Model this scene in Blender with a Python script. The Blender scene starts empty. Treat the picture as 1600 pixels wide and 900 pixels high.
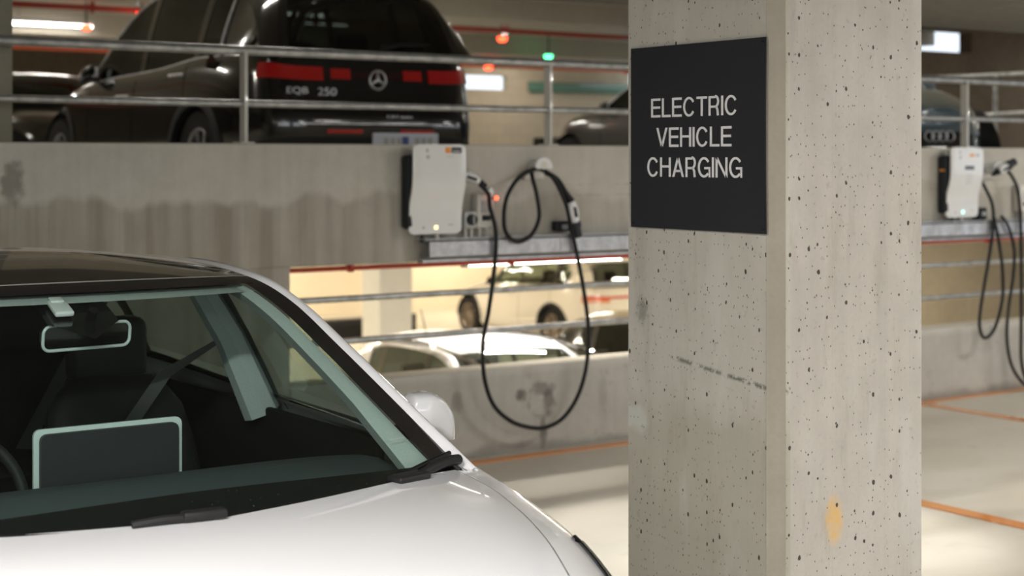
import bpy, bmesh, math, random
from mathutils import Vector, Matrix
random.seed(7)
S = bpy.context.scene
C = S.collection
PI = math.pi

# ------------------------------------------------------------------ camera, world, light, exposure
EYE = 1.72
YAW = math.radians(34.853)                 # view direction measured from +Y towards +X
cd = bpy.data.cameras.new('camera'); cam = bpy.data.objects.new('camera', cd); C.objects.link(cam)
cam.location = (0, 0, EYE); cam.rotation_euler = (PI/2, 0, -YAW)
cd.sensor_width = 36; cd.lens = 2500/1600*36; cd.shift_y = -202/1600
cd.clip_start = .05; cd.clip_end = 200
cd.dof.use_dof = True; cd.dof.focus_distance = 4.3; cd.dof.aperture_fstop = 3.2; cd.dof.aperture_blades = 0
S.camera = cam
S.view_settings.view_transform = 'Standard'; S.view_settings.look = 'None'
S.view_settings.gamma = 1; S.view_settings.use_curve_mapping = False
S.view_settings.exposure = 0.27
w = bpy.data.worlds.new('world'); S.world = w; w.use_nodes = True
bg = w.node_tree.nodes['Background']; bg.inputs[0].default_value = (.80, .90, 1, 1); bg.inputs[1].default_value = 1.3

def area(name, loc, rot, sx, sy, power, col=(1, 1, 1), spread=PI):
    l = bpy.data.lights.new(name, 'AREA'); l.shape = 'RECTANGLE'; l.size = sx; l.size_y = sy
    l.energy = power; l.color = col; l.spread = spread
    o = bpy.data.objects.new(name, l); o.location = loc; o.rotation_euler = rot; C.objects.link(o); return o
# daylight from the open side behind the camera, then an added cool fill indoors
area('daylight_fill', (-1.5, -8.6, 1.7), (PI/2, 0, 0), 18, 1.7, 170, (.90, .95, 1))
area('daylight_fill', (17.5, 0.0, 1.6), (PI/2, 0, PI/2), 12, 1.6, 70, (.84, .92, 1))  # added cool area light standing indoors, brightens the right-hand floor

# ------------------------------------------------------------------ helpers
def link(o, parent=None):
    C.objects.link(o)
    if parent: o.parent = parent
    return o
def thing(name, label, cat, loc=(0, 0, 0), rotz=0, group=None):
    o = bpy.data.objects.new(name, None); o.empty_display_size = .1
    C.objects.link(o); o.location = loc; o.rotation_euler = (0, 0, rotz)
    o['label'] = label; o['category'] = cat
    if group: o['group'] = group
    return o
def tag(o, label, cat, group=None):
    o['label'] = label; o['category'] = cat
    if group: o['group'] = group
    return o
class MB:
    def __init__(s): s.v = []; s.f = []
    def add(s, vs, fs):
        n = len(s.v); s.v += [tuple(p) for p in vs]; s.f += [tuple(n+i for i in f) for f in fs]; return s
    def box(s, x0, x1, y0, y1, z0, z1, b=0):
        if b <= 0:
            vs = [(x, y, z) for z in (z0, z1) for y in (y0, y1) for x in (x0, x1)]
            return s.add(vs, [(0, 2, 3, 1), (4, 5, 7, 6), (0, 1, 5, 4), (2, 6, 7, 3), (0, 4, 6, 2), (1, 3, 7, 5)])
        bm = bmesh.new(); bmesh.ops.create_cube(bm, size=1)
        for v in bm.verts: v.co = ((x0+x1)/2+v.co.x*(x1-x0), (y0+y1)/2+v.co.y*(y1-y0), (z0+z1)/2+v.co.z*(z1-z0))
        bmesh.ops.bevel(bm, geom=bm.edges[:]+bm.verts[:], offset=b, segments=3, affect='EDGES', profile=.5)
        bm.verts.index_update()
        s.add([v.co[:] for v in bm.verts], [[v.index for v in f.verts] for f in bm.faces]); bm.free(); return s
    def grid(s, P, closeu=False, closev=False):
        n = len(P); m = len(P[0]); vs = [p for r in P for p in r]; fs = []
        for i in range(n if closeu else n-1):
            for j in range(m if closev else m-1):
                a = i*m+j; b = i*m+(j+1) % m; c = ((i+1) % n)*m+(j+1) % m; d = ((i+1) % n)*m+j
                fs.append((a, b, c, d))
        return s.add(vs, fs)
    def tube(s, pts, r, n=10, cap=True, up=(0, 0, 1)):
        pts = [Vector(p) for p in pts]; rs = r if isinstance(r, (list, tuple)) else [r]*len(pts)
        rings = []; prev = None
        for i, p in enumerate(pts):
            t = (pts[min(i+1, len(pts)-1)]-pts[max(i-1, 0)]).normalized()
            if prev is None:
                u = Vector(up); u = u-t*u.dot(t)
                if u.length < 1e-3: u = Vector((1, 0, 0)); u = u-t*u.dot(t)
            else: u = prev-t*prev.dot(t)
            u.normalize(); prev = u; vv = t.cross(u)
            rings.append([p+(u*math.cos(2*PI*k/n)+vv*math.sin(2*PI*k/n))*rs[i] for k in range(n)])
        base = len(s.v); s.grid(rings, closev=True)
        if cap: s.f.append(tuple(base+k for k in range(n))[::-1]); s.f.append(tuple(base+(len(pts)-1)*n+k for k in range(n)))
        return s
    def lathe(s, prof, axis='y', n=32, c=(0, 0, 0)):     # prof: (radius, offset along axis)
        rows = []
        for r, h in prof:
            row = []
            for k in range(n):
                a = 2*PI*k/n; u, v = r*math.cos(a), r*math.sin(a)
                row.append((c[0]+u, c[1]+h, c[2]+v) if axis == 'y' else (c[0]+u, c[1]+v, c[2]+h) if axis == 'z' else (c[0]+h, c[1]+u, c[2]+v))
            rows.append(row)
        return s.grid(rows, closev=True)
    def prism(s, poly, axis, a0, a1):                     # poly of 2D points, extruded along axis
        def mk(p, h): return (p[0], h, p[1]) if axis == 'y' else (h, p[0], p[1]) if axis == 'x' else (p[0], p[1], h)
        n = len(poly); vs = [mk(p, a0) for p in poly]+[mk(p, a1) for p in poly]
        return s.add(vs, [tuple(range(n))[::-1], tuple(range(n, 2*n))]+[(i, (i+1) % n, n+(i+1) % n, n+i) for i in range(n)])
    def build(s, name, m, parent=None, smooth=38, loc=None, weld=True):
        me = bpy.data.meshes.new(name)
        bm = bmesh.new()
        vs = [bm.verts.new(p) for p in s.v]
        for f in s.f:
            try: bm.faces.new([vs[i] for i in f])
            except ValueError: pass
        if weld: bmesh.ops.remove_doubles(bm, verts=bm.verts[:], dist=1e-5)
        bmesh.ops.recalc_face_normals(bm, faces=bm.faces[:]); bm.to_mesh(me); bm.free()
        me.materials.append(m)
        if smooth:
            for p in me.polygons: p.use_smooth = True
            me.set_sharp_from_angle(angle=math.radians(smooth))
        o = bpy.data.objects.new(name, me)
        if loc: o.location = loc
        return link(o, parent)
def struct(name, mb, m, kind='structure', **k):
    o = mb.build(name, m, **k); o['kind'] = kind; return o
def spline(pts, n=8):                                      # Catmull-Rom through 3D points
    pts = [Vector(p) for p in pts]; out = []
    for i in range(len(pts)-1):
        p0 = pts[max(i-1, 0)]; p1 = pts[i]; p2 = pts[i+1]; p3 = pts[min(i+2, len(pts)-1)]
        for k in range(n):
            t = k/n
            out.append(.5*((2*p1)+(p2-p0)*t+(2*p0-5*p1+4*p2-p3)*t*t+(3*p1-p0-3*p2+p3)*t**3))
    out.append(pts[-1]); return out
def ip(tab, x):                                            # monotone cubic through a table
    if tab[0][0] > tab[-1][0]: tab = tab[::-1]
    if x <= tab[0][0]: return tab[0][1]
    if x >= tab[-1][0]: return tab[-1][1]
    n = len(tab); i = 0
    while x > tab[i+1][0]: i += 1
    d = [(tab[k+1][1]-tab[k][1])/(tab[k+1][0]-tab[k][0]) for k in range(n-1)]
    def m(k):
        if k == 0: return d[0]
        if k == n-1: return d[-1]
        return 0 if d[k-1]*d[k] <= 0 else 2*d[k-1]*d[k]/(d[k-1]+d[k])
    h = tab[i+1][0]-tab[i][0]; t = (x-tab[i][0])/h
    return (2*t**3-3*t*t+1)*tab[i][1]+(t**3-2*t*t+t)*h*m(i)+(3*t*t-2*t**3)*tab[i+1][1]+(t**3-t*t)*h*m(i+1)
def lerp(a, b, t): return a+(b-a)*t
def rrect(x0, x1, z0, z1, r, n=5):
    out = []
    for cx, cz, a0 in ((x1-r, z1-r, 0), (x0+r, z1-r, 90), (x0+r, z0+r, 180), (x1-r, z0+r, 270)):
        for k in range(n+1):
            a = math.radians(a0+90*k/n); out.append((cx+r*math.cos(a), cz+r*math.sin(a)))
    return out

# ------------------------------------------------------------------ materials
def principled(name, col, rough=.5, metal=0, coat=0, spec=.5, emit=None, es=0, alpha=1):
    m = bpy.data.materials.new(name); m.use_nodes = True; b = m.node_tree.nodes['Principled BSDF']
    b.inputs['Base Color'].default_value = (*col, 1); b.inputs['Roughness'].default_value = rough
    b.inputs['Metallic'].default_value = metal; b.inputs['Specular IOR Level'].default_value = spec
    b.inputs['Coat Weight'].default_value = coat; b.inputs['Coat Roughness'].default_value = .03
    if emit: b.inputs['Emission Color'].default_value = (*emit, 1); b.inputs['Emission Strength'].default_value = es
    return m
class G:                                                   # tiny node-graph writer
    def __init__(s, m): s.t = m.node_tree; s.b = s.t.nodes['Principled BSDF']; s.tc = s.t.nodes.new('ShaderNodeTexCoord').outputs['Object']
    def sep(s):
        n = s.t.nodes.new('ShaderNodeSeparateXYZ'); s.t.links.new(s.tc, n.inputs[0]); return n.outputs
    def put(s, sock, v):
        if isinstance(v, (int, float)): sock.default_value = v
        elif isinstance(v, tuple): sock.default_value = (*v, 1) if len(v) == 3 and len(sock.default_value) == 4 else v
        else: s.t.links.new(v, sock)
    def m(s, op, a, b=0, c=0, clamp=False):
        n = s.t.nodes.new('ShaderNodeMath'); n.operation = op; n.use_clamp = clamp
        s.put(n.inputs[0], a); s.put(n.inputs[1], b); s.put(n.inputs[2], c); return n.outputs[0]
    def map(s, v, a, b, c=0, d=1, smooth=True):
        n = s.t.nodes.new('ShaderNodeMapRange'); n.interpolation_type = 'SMOOTHSTEP' if smooth else 'LINEAR'
        s.put(n.inputs[0], v)
        for i, q in enumerate((a, b, c, d)): s.put(n.inputs[i+1], q)
        return n.outputs[0]
    def vec(s, sx=1, sy=1, sz=1):
        n = s.t.nodes.new('ShaderNodeMapping'); n.inputs['Scale'].default_value = (sx, sy, sz); s.t.links.new(s.tc, n.inputs[0]); return n.outputs[0]
    def noise(s, sc, det=4, v=None, rough=.55):
        n = s.t.nodes.new('ShaderNodeTexNoise'); s.t.links.new(v or s.tc, n.inputs['Vector'])
        n.inputs['Scale'].default_value = sc; n.inputs['Detail'].default_value = det; n.inputs['Roughness'].default_value = rough
        return n.outputs['Fac']
    def voro(s, sc, v=None):
        n = s.t.nodes.new('ShaderNodeTexVoronoi'); s.t.links.new(v or s.tc, n.inputs['Vector']); n.inputs['Scale'].default_value = sc
        return n.outputs['Distance'], n.outputs['Color']
    def mix(s, f, a, b):
        n = s.t.nodes.new('ShaderNodeMix'); n.data_type = 'RGBA'; s.put(n.inputs[0], f); s.put(n.inputs[6], a); s.put(n.inputs[7], b); return n.outputs[2]
    def bump(s, h, strength=.3, dist=.01):
        n = s.t.nodes.new('ShaderNodeBump'); n.inputs['Strength'].default_value = strength; n.inputs['Distance'].default_value = dist
        s.t.links.new(h, n.inputs['Height']); s.t.links.new(n.outputs[0], s.b.inputs['Normal'])
    def blob(s, ax, ay, cx, cy, rx, ry, nz=None):
        d = s.m('ADD', s.m('POWER', s.m('DIVIDE', s.m('SUBTRACT', ax, cx), rx), 2), s.m('POWER', s.m('DIVIDE', s.m('SUBTRACT', ay, cy), ry), 2))
        if nz is not None: d = s.m('ADD', d, s.m('MULTIPLY', s.m('SUBTRACT', nz, .5), 2.2))
        return s.map(d, .1, 1.0, 1, 0)

def concrete(name, c1, c2, pits=False, stain=None, rough=.75, streak=.5):
    m = principled(name, c1, rough, spec=.3); g = G(m); X, Y, Z = g.sep()
    big = g.noise(1.3, 5); mid = g.noise(9, 6); fine = g.noise(70, 4)
    st = g.noise(6, 4, g.vec(3, 3, .12))
    f = g.m('ADD', g.m('MULTIPLY', big, .5), g.m('ADD', g.m('MULTIPLY', mid, .28), g.m('MULTIPLY', st, streak*.5)))
    col = g.mix(g.map(f, .34, .72), c1, c2)
    col = g.mix(g.map(fine, .35, .75, 0, .22), col, tuple(x*.72 for x in c1))
    h = g.m('MULTIPLY', fine, .25)
    if pits:
        cmb = g.t.nodes.new('ShaderNodeCombineXYZ'); g.put(cmb.inputs[0], g.m('ADD', X, g.m('MULTIPLY', Y, 1.37))); g.put(cmb.inputs[1], g.m('MULTIPLY', Z, .8))
        def v2(sc):
            n = g.t.nodes.new('ShaderNodeTexVoronoi'); n.voronoi_dimensions = '2D'; n.inputs['Scale'].default_value = sc; g.t.links.new(cmb.outputs[0], n.inputs['Vector']); return n.outputs['Distance'], n.outputs['Color']
        d, rc = v2(27); sx = g.t.nodes.new('ShaderNodeSeparateColor'); g.t.links.new(rc, sx.inputs[0])
        size = g.m('MULTIPLY', g.m('POWER', sx.outputs[0], 7), .14)
        nd = g.m('ADD', d, g.m('MULTIPLY', g.m('SUBTRACT', g.noise(95, 3), .5), .20))
        pit = g.map(nd, size, g.m('ADD', size, .035), 1, 0)
        pit = g.m('MULTIPLY', pit, g.map(sx.outputs[0], .52, .66))
        d2, rc2 = v2(44); s2 = g.t.nodes.new('ShaderNodeSeparateColor'); g.t.links.new(rc2, s2.inputs[0])
        p2 = g.m('MULTIPLY', g.map(d2, .05, .12, 1, 0), g.map(s2.outputs[1], .66, .70))
        pit = g.m('MAXIMUM', pit, g.m('MULTIPLY', p2, .8))
        h = g.m('SUBTRACT', h, g.m('MULTIPLY', pit, 1.2))
        # mould-board lines
        bl = g.map(g.m('ABSOLUTE', g.m('SUBTRACT', g.m('FRACT', g.m('MULTIPLY', g.m('ADD', X, Y), 9.3)), .5)), 0, .012, 1, 0)
        col = g.mix(g.m('MULTIPLY', bl, g.m('MULTIPLY', g.noise(4, 3), .35)), col, (.25, .22, .18))
    if stain == 'column':
        # scrape on the face that carries the sign, and a yellow paint smudge on the other one
        line = g.m('ABSOLUTE', g.m('SUBTRACT', Z, g.m('ADD', 1.132, g.m('MULTIPLY', g.m('SUBTRACT', 3.62, Y), -.115))))
        sc = g.m('MULTIPLY', g.map(g.m('ADD', line, g.m('MULTIPLY', g.m('SUBTRACT', g.noise(90, 3), .5), .012)), .0, .011, 1, 0), g.m('MULTIPLY', g.map(Y, 3.64, 3.60), g.map(X, 3.16, 3.15)))
        sc = g.m('MULTIPLY', sc, g.map(g.noise(55, 5), .42, .55)); col = g.mix(sc, col, (.05, .05, .05))
        yb = g.m('MULTIPLY', g.m('MULTIPLY', g.blob(X, Z, 3.325, .70, .045, .085), g.map(g.noise(30, 4), .3, .7, .35, 1)), g.map(Y, 3.3, 3.25))
        col = g.mix(g.m('MULTIPLY', yb, .8), col, (.75, .42, .06))
        # weathered marks, low damp band; grey-green light painted over the sign face
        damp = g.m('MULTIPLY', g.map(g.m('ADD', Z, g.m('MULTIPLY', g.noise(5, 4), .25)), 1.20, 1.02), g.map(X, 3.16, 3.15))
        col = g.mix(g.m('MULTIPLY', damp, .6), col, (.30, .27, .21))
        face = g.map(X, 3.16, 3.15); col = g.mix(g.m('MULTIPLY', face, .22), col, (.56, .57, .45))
        pale = g.m('MULTIPLY', g.blob(Y, Z, 3.80, .93, .09, .05, g.noise(14, 3)), face); col = g.mix(g.m('MULTIPLY', pale, .5), col, (.60, .62, .58))
        rub = g.m('MULTIPLY', g.blob(Y, Z, 3.76, 1.26, .035, .05, g.noise(60, 3)), face); col = g.mix(g.m('MULTIPLY', rub, .6), col, (.18, .17, .14))
    if stain == 'beam':
        e = g.m('ADD', Z, g.m('MULTIPLY', g.m('SUBTRACT', g.noise(2.2, 4, g.vec(1, 1, .2)), .5), .42))
        band = g.map(e, 1.55, 1.49); drip = g.noise(7, 4, g.vec(1.6, 1, .08))
        col = g.mix(g.m('MULTIPLY', band, g.m('MULTIPLY', g.map(drip, .35, .62, .85, .5), g.map(X, 3.3, 5.4, 1, .5))), col, (.26, .23, .175))
        col = g.mix(g.m('MULTIPLY', g.map(drip, .62, .72), .22), col, (.60, .57, .50))
        a = g.blob(X, Z, 2.42, 1.60, .07, .13, g.noise(12, 4)); col = g.mix(g.m('MULTIPLY', a, .6), col, (.10, .085, .06))
        edge = g.map(Z, 1.76, 1.80); col = g.mix(g.m('MULTIPLY', edge, .3), col, (.62, .59, .5))
        for zz in (1.502, 1.565):
            r_ = g.m('MULTIPLY', g.map(g.m('ABSOLUTE', g.m('SUBTRACT', Z, zz)), 0, .006, 1, 0), g.m('MULTIPLY', g.map(X, 5.6, 5.7), g.map(g.noise(6, 2), .4, .6)))
            col = g.mix(g.m('MULTIPLY', r_, .6), col, (.28, .17, .07))
    if stain == 'lowwall':
        dk = (.07, .06, .05)
        for (cx, cz, rx, rz, k) in ((5.40, .33, .055, .05, .8), (5.55, .36, .12, .05, .5), (5.60, .27, .06, .10, .6), (5.56, .08, .035, .16, .55), (4.95, .33, .05, .09, .35), (5.45, .50, .05, .1, .25), (6.0, .25, .05, .2, .2)):
            col = g.mix(g.m('MULTIPLY', g.blob(X, Z, cx, cz, rx, rz, g.noise(13, 4)), k), col, dk)
        rn = g.m('ABSOLUTE', g.m('SUBTRACT', g.m('SQRT', g.m('ADD', g.m('POWER', g.m('SUBTRACT', X, 5.55), 2), g.m('POWER', g.m('SUBTRACT', Z, .30), 2))), .10))
        col = g.mix(g.m('MULTIPLY', g.map(rn, .0, .028, 1, 0), g.map(g.noise(9, 3), .45, .65, 0, .35)), col, dk)
        ft = g.map(g.m('ADD', Z, g.m('MULTIPLY', g.noise(4, 4), .12)), .14, .07); col = g.mix(g.m('MULTIPLY', ft, .55), col, (.12, .11, .09))
        tp = g.map(Z, .44, .5); col = g.mix(g.m('MULTIPLY', tp, .5), col, (.62, .60, .53))
        sp = g.map(g.noise(16, 5), .62, .72); col = g.mix(g.m('MULTIPLY', sp, .35), col, (.2, .18, .15))
    if pits:
        spk = g.map(g.noise(38, 6), .60, .70); col = g.mix(g.m('MULTIPLY', spk, .22), col, (.20, .18, .15))
        lite = g.map(g.noise(3.5, 6, g.vec(1.6, 1.6, .5)), .52, .66); col = g.mix(g.m('MULTIPLY', lite, .30), col, (.62, .60, .55))
        dirt = g.map(g.noise(5, 7, g.vec(2, 2, .35), .7), .52, .68); col = g.mix(g.m('MULTIPLY', dirt, .30), col, (.30, .265, .215))
        col = g.mix(g.m('MULTIPLY', pit, .92), col, (.03, .026, .02))
    g.put(g.b.inputs['Base Color'], col)
    g.put(g.b.inputs['Roughness'], g.map(mid, .3, .7, rough-.08, rough+.08))
    g.bump(h, .35, .004)
    return m
def floor_mat(name, c1, c2, rough):
    m = principled(name, c1, rough, spec=.4); g = G(m)
    a = g.noise(.6, 5, g.vec(1, 2.2, 1)); b = g.noise(6, 5); c = g.noise(45, 3)
    col = g.mix(g.map(a, .35, .7), c1, c2); col = g.mix(g.map(b, .55, .8, 0, .35), col, tuple(x*.7 for x in c1))
    col = g.mix(g.map(c, .68, .76, 0, .4), col, (.2, .18, .15))
    g.put(g.b.inputs['Base Color'], col); g.put(g.b.inputs['Roughness'], g.map(a, .3, .7, rough-.1, rough+.12)); g.bump(c, .08, .002); return m
def block_mat(name, c1, c2, c3):
    m = principled(name, c1, .85, spec=.2); g = G(m); X, Y, Z = g.sep()
    cmb = g.t.nodes.new('ShaderNodeCombineXYZ'); g.put(cmb.inputs[0], g.m('ADD', X, Y)); g.put(cmb.inputs[1], Z)
    br = g.t.nodes.new('ShaderNodeTexBrick'); g.t.links.new(cmb.outputs[0], br.inputs['Vector']); br.inputs['Scale'].default_value = 1
    br.inputs['Brick Width'].default_value = .4; br.inputs['Row Height'].default_value = .2; br.inputs['Mortar Size'].default_value = .008
    g.put(br.inputs['Color1'], c1); g.put(br.inputs['Color2'], c2); g.put(br.inputs['Mortar'], c3)
    g.put(g.b.inputs['Base Color'], g.mix(g.map(g.noise(3, 4), .3, .8, 0, .3), br.outputs[0], tuple(x*.8 for x in c1))); return m
def glass_mat(name, tint, thru):
    m = bpy.data.materials.new(name); m.use_nodes = True; t = m.node_tree; t.nodes.clear()
    o = t.nodes.new('ShaderNodeOutputMaterial'); mx = t.nodes.new('ShaderNodeMixShader'); tr = t.nodes.new('ShaderNodeBsdfTransparent'); gl = t.nodes.new('ShaderNodeBsdfGlossy')
    lw = t.nodes.new('ShaderNodeLayerWeight'); pw = t.nodes.new('ShaderNodeMath'); pw.operation = 'POWER'; pw.inputs[1].default_value = 5; t.links.new(lw.outputs['Facing'], pw.inputs[0])
    fr = t.nodes.new('ShaderNodeMath'); fr.operation = 'MULTIPLY_ADD'; fr.inputs[1].default_value = .93; fr.inputs[2].default_value = .05; t.links.new(pw.outputs[0], fr.inputs[0])
    tr.inputs[0].default_value = (*[c*thru for c in tint], 1); gl.inputs['Roughness'].default_value = .015; gl.inputs[0].default_value = (.85, .9, .88, 1)
    t.links.new(fr.outputs[0], mx.inputs[0]); t.links.new(tr.outputs[0], mx.inputs[1]); t.links.new(gl.outputs[0], mx.inputs[2]); t.links.new(mx.outputs[0], o.inputs[0]); return m
def galv(name, c=(.52, .53, .52)):
    m = principled(name, c, .42, .75); g = G(m); n = g.noise(14, 5)
    g.put(g.b.inputs['Base Color'], g.mix(g.map(n, .3, .7), c, tuple(x*.68 for x in c))); g.put(g.b.inputs['Roughness'], g.map(n, .3, .7, .3, .55)); return m
def dusty(name, col, rough=.12, coat=1, dust=.5):
    m = principled(name, col, rough, coat=coat); g = G(m)
    sp = g.map(g.noise(130, 3), .68, .76); g.put(g.b.inputs['Base Color'], g.mix(g.m('MULTIPLY', sp, dust), col, (.35, .33, .28))); return m
def fabric(name, col, sc=160, rough=.8):
    m = principled(name, col, rough, spec=.25); g = G(m); n = g.noise(sc, 3)
    g.put(g.b.inputs['Base Color'], g.mix(n, col, tuple(x*.6 for x in col))); g.bump(n, .15, .002); return m
def paint(name, col, rough=.3, flake=.06):
    m = principled(name, col, rough, coat=1); g = G(m); n = g.noise(2.5, 3)
    g.put(g.b.inputs['Base Color'], g.mix(n, col, tuple(x*(1-flake) for x in col))); return m

M = {}
M['column'] = concrete('column_concrete', (.53, .492, .445), (.43, .40, .357), True, 'column')
M['seam'] = concrete('column_edge_concrete', (.37, .335, .275), (.30, .27, .22))
M['beam'] = concrete('beam_concrete', (.56, .53, .465), (.44, .415, .355), False, 'beam')
M['lowwall'] = concrete('low_wall_concrete', (.50, .475, .42), (.39, .365, .32), False, 'lowwall')
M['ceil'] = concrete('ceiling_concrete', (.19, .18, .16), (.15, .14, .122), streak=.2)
M['ceil_up'] = concrete('upper_ceiling_concrete', (.55, .51, .43), (.45, .41, .34), streak=.2)
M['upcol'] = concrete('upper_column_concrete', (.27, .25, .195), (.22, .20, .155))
M['floor'] = floor_mat('floor_coating', (.50, .455, .37), (.585, .55, .47), .42)
M['deck'] = floor_mat('deck_coating', (.50, .47, .40), (.56, .53, .46), .4)
M['orange'] = paint('orange_line_paint', (.80, .27, .035), .55, .25)
M['cream'] = concrete('cream_wall', (.76, .68, .54), (.70, .61, .47), streak=.15)
M['tanblock'] = block_mat('tan_block', (.60, .51, .37), (.55, .46, .33), (.46, .40, .32))
M['brownwall'] = concrete('brown_wall', (.15, .115, .08), (.10, .075, .055))
M['palecol'] = concrete('pale_column', (.74, .73, .69), (.66, .65, .61), streak=.2)
M['greywall'] = concrete('grey_wall', (.34, .30, .235), (.26, .23, .18))
M['galv'] = galv('galvanised_steel'); M['galvw'] = galv('galvanised_tray', (.62, .63, .66))
M['postw'] = paint('pale_post_paint', (.62, .60, .55), .5)
M['red'] = paint('red_pipe_paint', (.55, .045, .02), .4)
M['orangepipe'] = paint('orange_pipe_paint', (.85, .12, .03), .4)
M['black'] = fabric('sign_black', (.034, .034, .038), 300, .40)
M['white_letter'] = paint('white_vinyl', (.80, .80, .80), .5, .02)
M['white_plastic'] = paint('white_plastic', (.76, .76, .75), .32, .03)
M['grey_plastic'] = paint('grey_plastic', (.45, .45, .43), .45, .06)
M['cream_plastic'] = paint('cream_plastic', (.68, .65, .58), .45, .06)
M['dark_plastic'] = fabric('charcoal_plastic', (.028, .032, .036), 220, .5)
M['rubber'] = fabric('black_rubber', (.010, .010, .011), 260, .42)
M['tyre'] = fabric('tyre_rubber', (.014, .013, .013), 90, .75)
M['rim'] = galv('alloy', (.34, .34, .35)); M['rimw'] = galv('bronze_alloy', (.45, .38, .30))
M['gloss_black'] = dusty('gloss_black', (.006, .006, .006), .08, 1, .25)
M['frit'] = dusty('black_glass_border', (.007, .007, .008), .10, .5, .35)
M['pearl'] = paint('white_car_paint', (.80, .80, .815), .22, .01)
M['blackpaint'] = paint('black_car_paint', (.0055, .006, .0055), .16, .1)
M['greypaint'] = paint('grey_car_paint', (.045, .044, .040), .2, .1)
M['bluepaint'] = paint('dark_blue_car_paint', (.10, .15, .18), .2, .1)
M['ivory'] = paint('ivory_car_paint', (.70, .66, .58), .25, .02)
M['silverwhite'] = paint('white_wagon_paint', (.78, .78, .80), .25, .02)
M['trim'] = fabric('dark_trim', (.018, .018, .018), 200, .5)
M['chrome'] = galv('satin_chrome', (.75, .75, .76))
M['glass'] = glass_mat('car_glass', (.84, .95, .91), .90)
M['tint'] = glass_mat('tinted_glass', (.75, .85, .80), .16)
M['midglass'] = glass_mat('clear_side_glass', (.82, .93, .86), .68)
M['sideglass'] = glass_mat('green_side_glass', (.80, .93, .86), .50)
M['roofglass'] = dusty('dark_roof_glass', (.010, .010, .0095), .07, 1, .35)
M['seat'] = fabric('black_upholstery', (.022, .022, .023), 240, .6)
M['seatgrey'] = fabric('grey_belt', (.16, .16, .155), 400, .8)
M['lightrim'] = fabric('pale_headliner', (.60, .65, .625), 300, .9)
M['dash'] = fabric('dash_fabric', (.065, .078, .082), 260, .7)
M['cowl'] = fabric('black_cowl', (.008, .008, .009), 260, .45)
M['screenback'] = fabric('screen_back', (.030, .031, .034), 260, .5)
M['screenrim'] = paint('screen_rim', (.55, .60, .585), .35, .02)
M['inner'] = fabric('cabin_black', (.010, .010, .010), 120, .9)
M['redlamp'] = principled('red_lamp', (.52, .008, .008), .2, coat=1)
M['redbar'] = principled('red_lamp_bar', (.03, .001, .001), .15, coat=1)
M['amber'] = principled('amber_lamp', (.65, .22, .12), .25, coat=1)
M['lens'] = principled('headlamp_lens', (.62, .63, .66), .12, coat=1)
M['ledred'] = principled('led_red', (1, .05, .02), .4, emit=(1, .06, .02), es=6)
M['ledgreen'] = principled('led_green', (.1, 1, .3), .4, emit=(.08, 1, .35), es=5)
M['ledwarm'] = principled('led_warm', (1, .8, .4), .4, emit=(1, .72, .30), es=2.2)
M['ledcyan'] = principled('led_cyan', (.4, 1, .9), .4, emit=(.35, 1, .85), es=2)
M['tube'] = principled('lit_tube', (1, 1, 1), .4, emit=(1, .97, .90), es=9)
M['plate'] = paint('number_plate', (.62, .66, .74), .4, .02)
M['orange_sticker'] = paint('orange_sticker', (.85, .30, .03), .5)
M['sticker'] = paint('dark_sticker', (.05, .05, .06), .5)
M['bluetext'] = paint('plate_blue', (.05, .09, .30), .5)
M['green'] = paint('green_panel', (.10, .22, .15), .5)
M['bluegrey'] = paint('blue_steel', (.16, .19, .24), .4)

# ------------------------------------------------------------------ structure
WY = 7.66                                                   # face of the half-level edge
struct('floor', MB().box(-12, 30, -9, WY, -.25, 0), M['floor'], smooth=0)
struct('ceiling', MB().box(-12, 30, -9, WY, 2.66, 2.93), M['ceil'], smooth=0)
struct('floor_upper_deck', MB().box(-12, 21.9, WY+.2, 30.2, 1.14, 1.34).box(21.9, 46, WY+.2, 17.25, 1.14, 1.34), M['deck'], smooth=0)
struct('ceiling_upper_deck', MB().box(-12, 21.9, WY+.2, 27.2, 3.97, 4.2).box(21.9, 46, WY+.2, 17.25, 3.97, 4.2), M['ceil_up'], smooth=0)
struct('wall_edge_above', MB().box(-12, 30, WY, WY+.2, 2.93, 4.2), M['ceil'], smooth=0)
struct('floor_lower_deck', MB().box(-12, 46, WY+.2, 34, -1.85, -1.6), M['deck'], smooth=0)
struct('wall_edge_beam', MB().box(-12, 30, WY, WY+.2, 1.14, 1.80, .012), M['beam'])
struct('wall_low', MB().box(3.9, 30, WY, WY+.2, -1.6, .505, .012), M['lowwall'])
struct('wall_under_beam', MB().box(-12, 3.9, WY+.012, WY+.32, -1.6, 1.14), M['beam'], smooth=0)
struct('wall_left', MB().box(-12.2, -12, -9, 34, -1.85, 4.2), M['greywall'], smooth=0)
struct('wall_behind', MB().box(-12, 4, -9.2, -9, 0, .9).box(4, 30, -9.2, -9, 0, 2.66), M['greywall'], smooth=0)
struct('wall_right', MB().box(30, 30.2, -9.2, WY, 0, 2.93), M['greywall'], smooth=0)
struct('wall_lower_back', MB().box(-12, 21.9, 30, 30.2, -1.6, 1.14), M['cream'], smooth=0)
struct('wall_lower_side', MB().box(21.9, 22.1, 17.25, 30.2, -1.6, 1.14), M['cream'], smooth=0)
struct('wall_lower_right', MB().box(17.5, 46, 17, 17.25, -1.6, 1.14), M['greywall'], smooth=0)
struct('wall_upper_back', MB().box(12.6, 21.9, 27, 27.2, 1.34, 3.13).box(12.6, 16.9, 27, 27.2, 3.13, 3.97).box(16.9, 18.7, 27, 27.2, 3.42, 3.97).box(18.7, 21.9, 27, 27.2, 3.13, 3.97), M['tanblock'], smooth=0)
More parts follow.
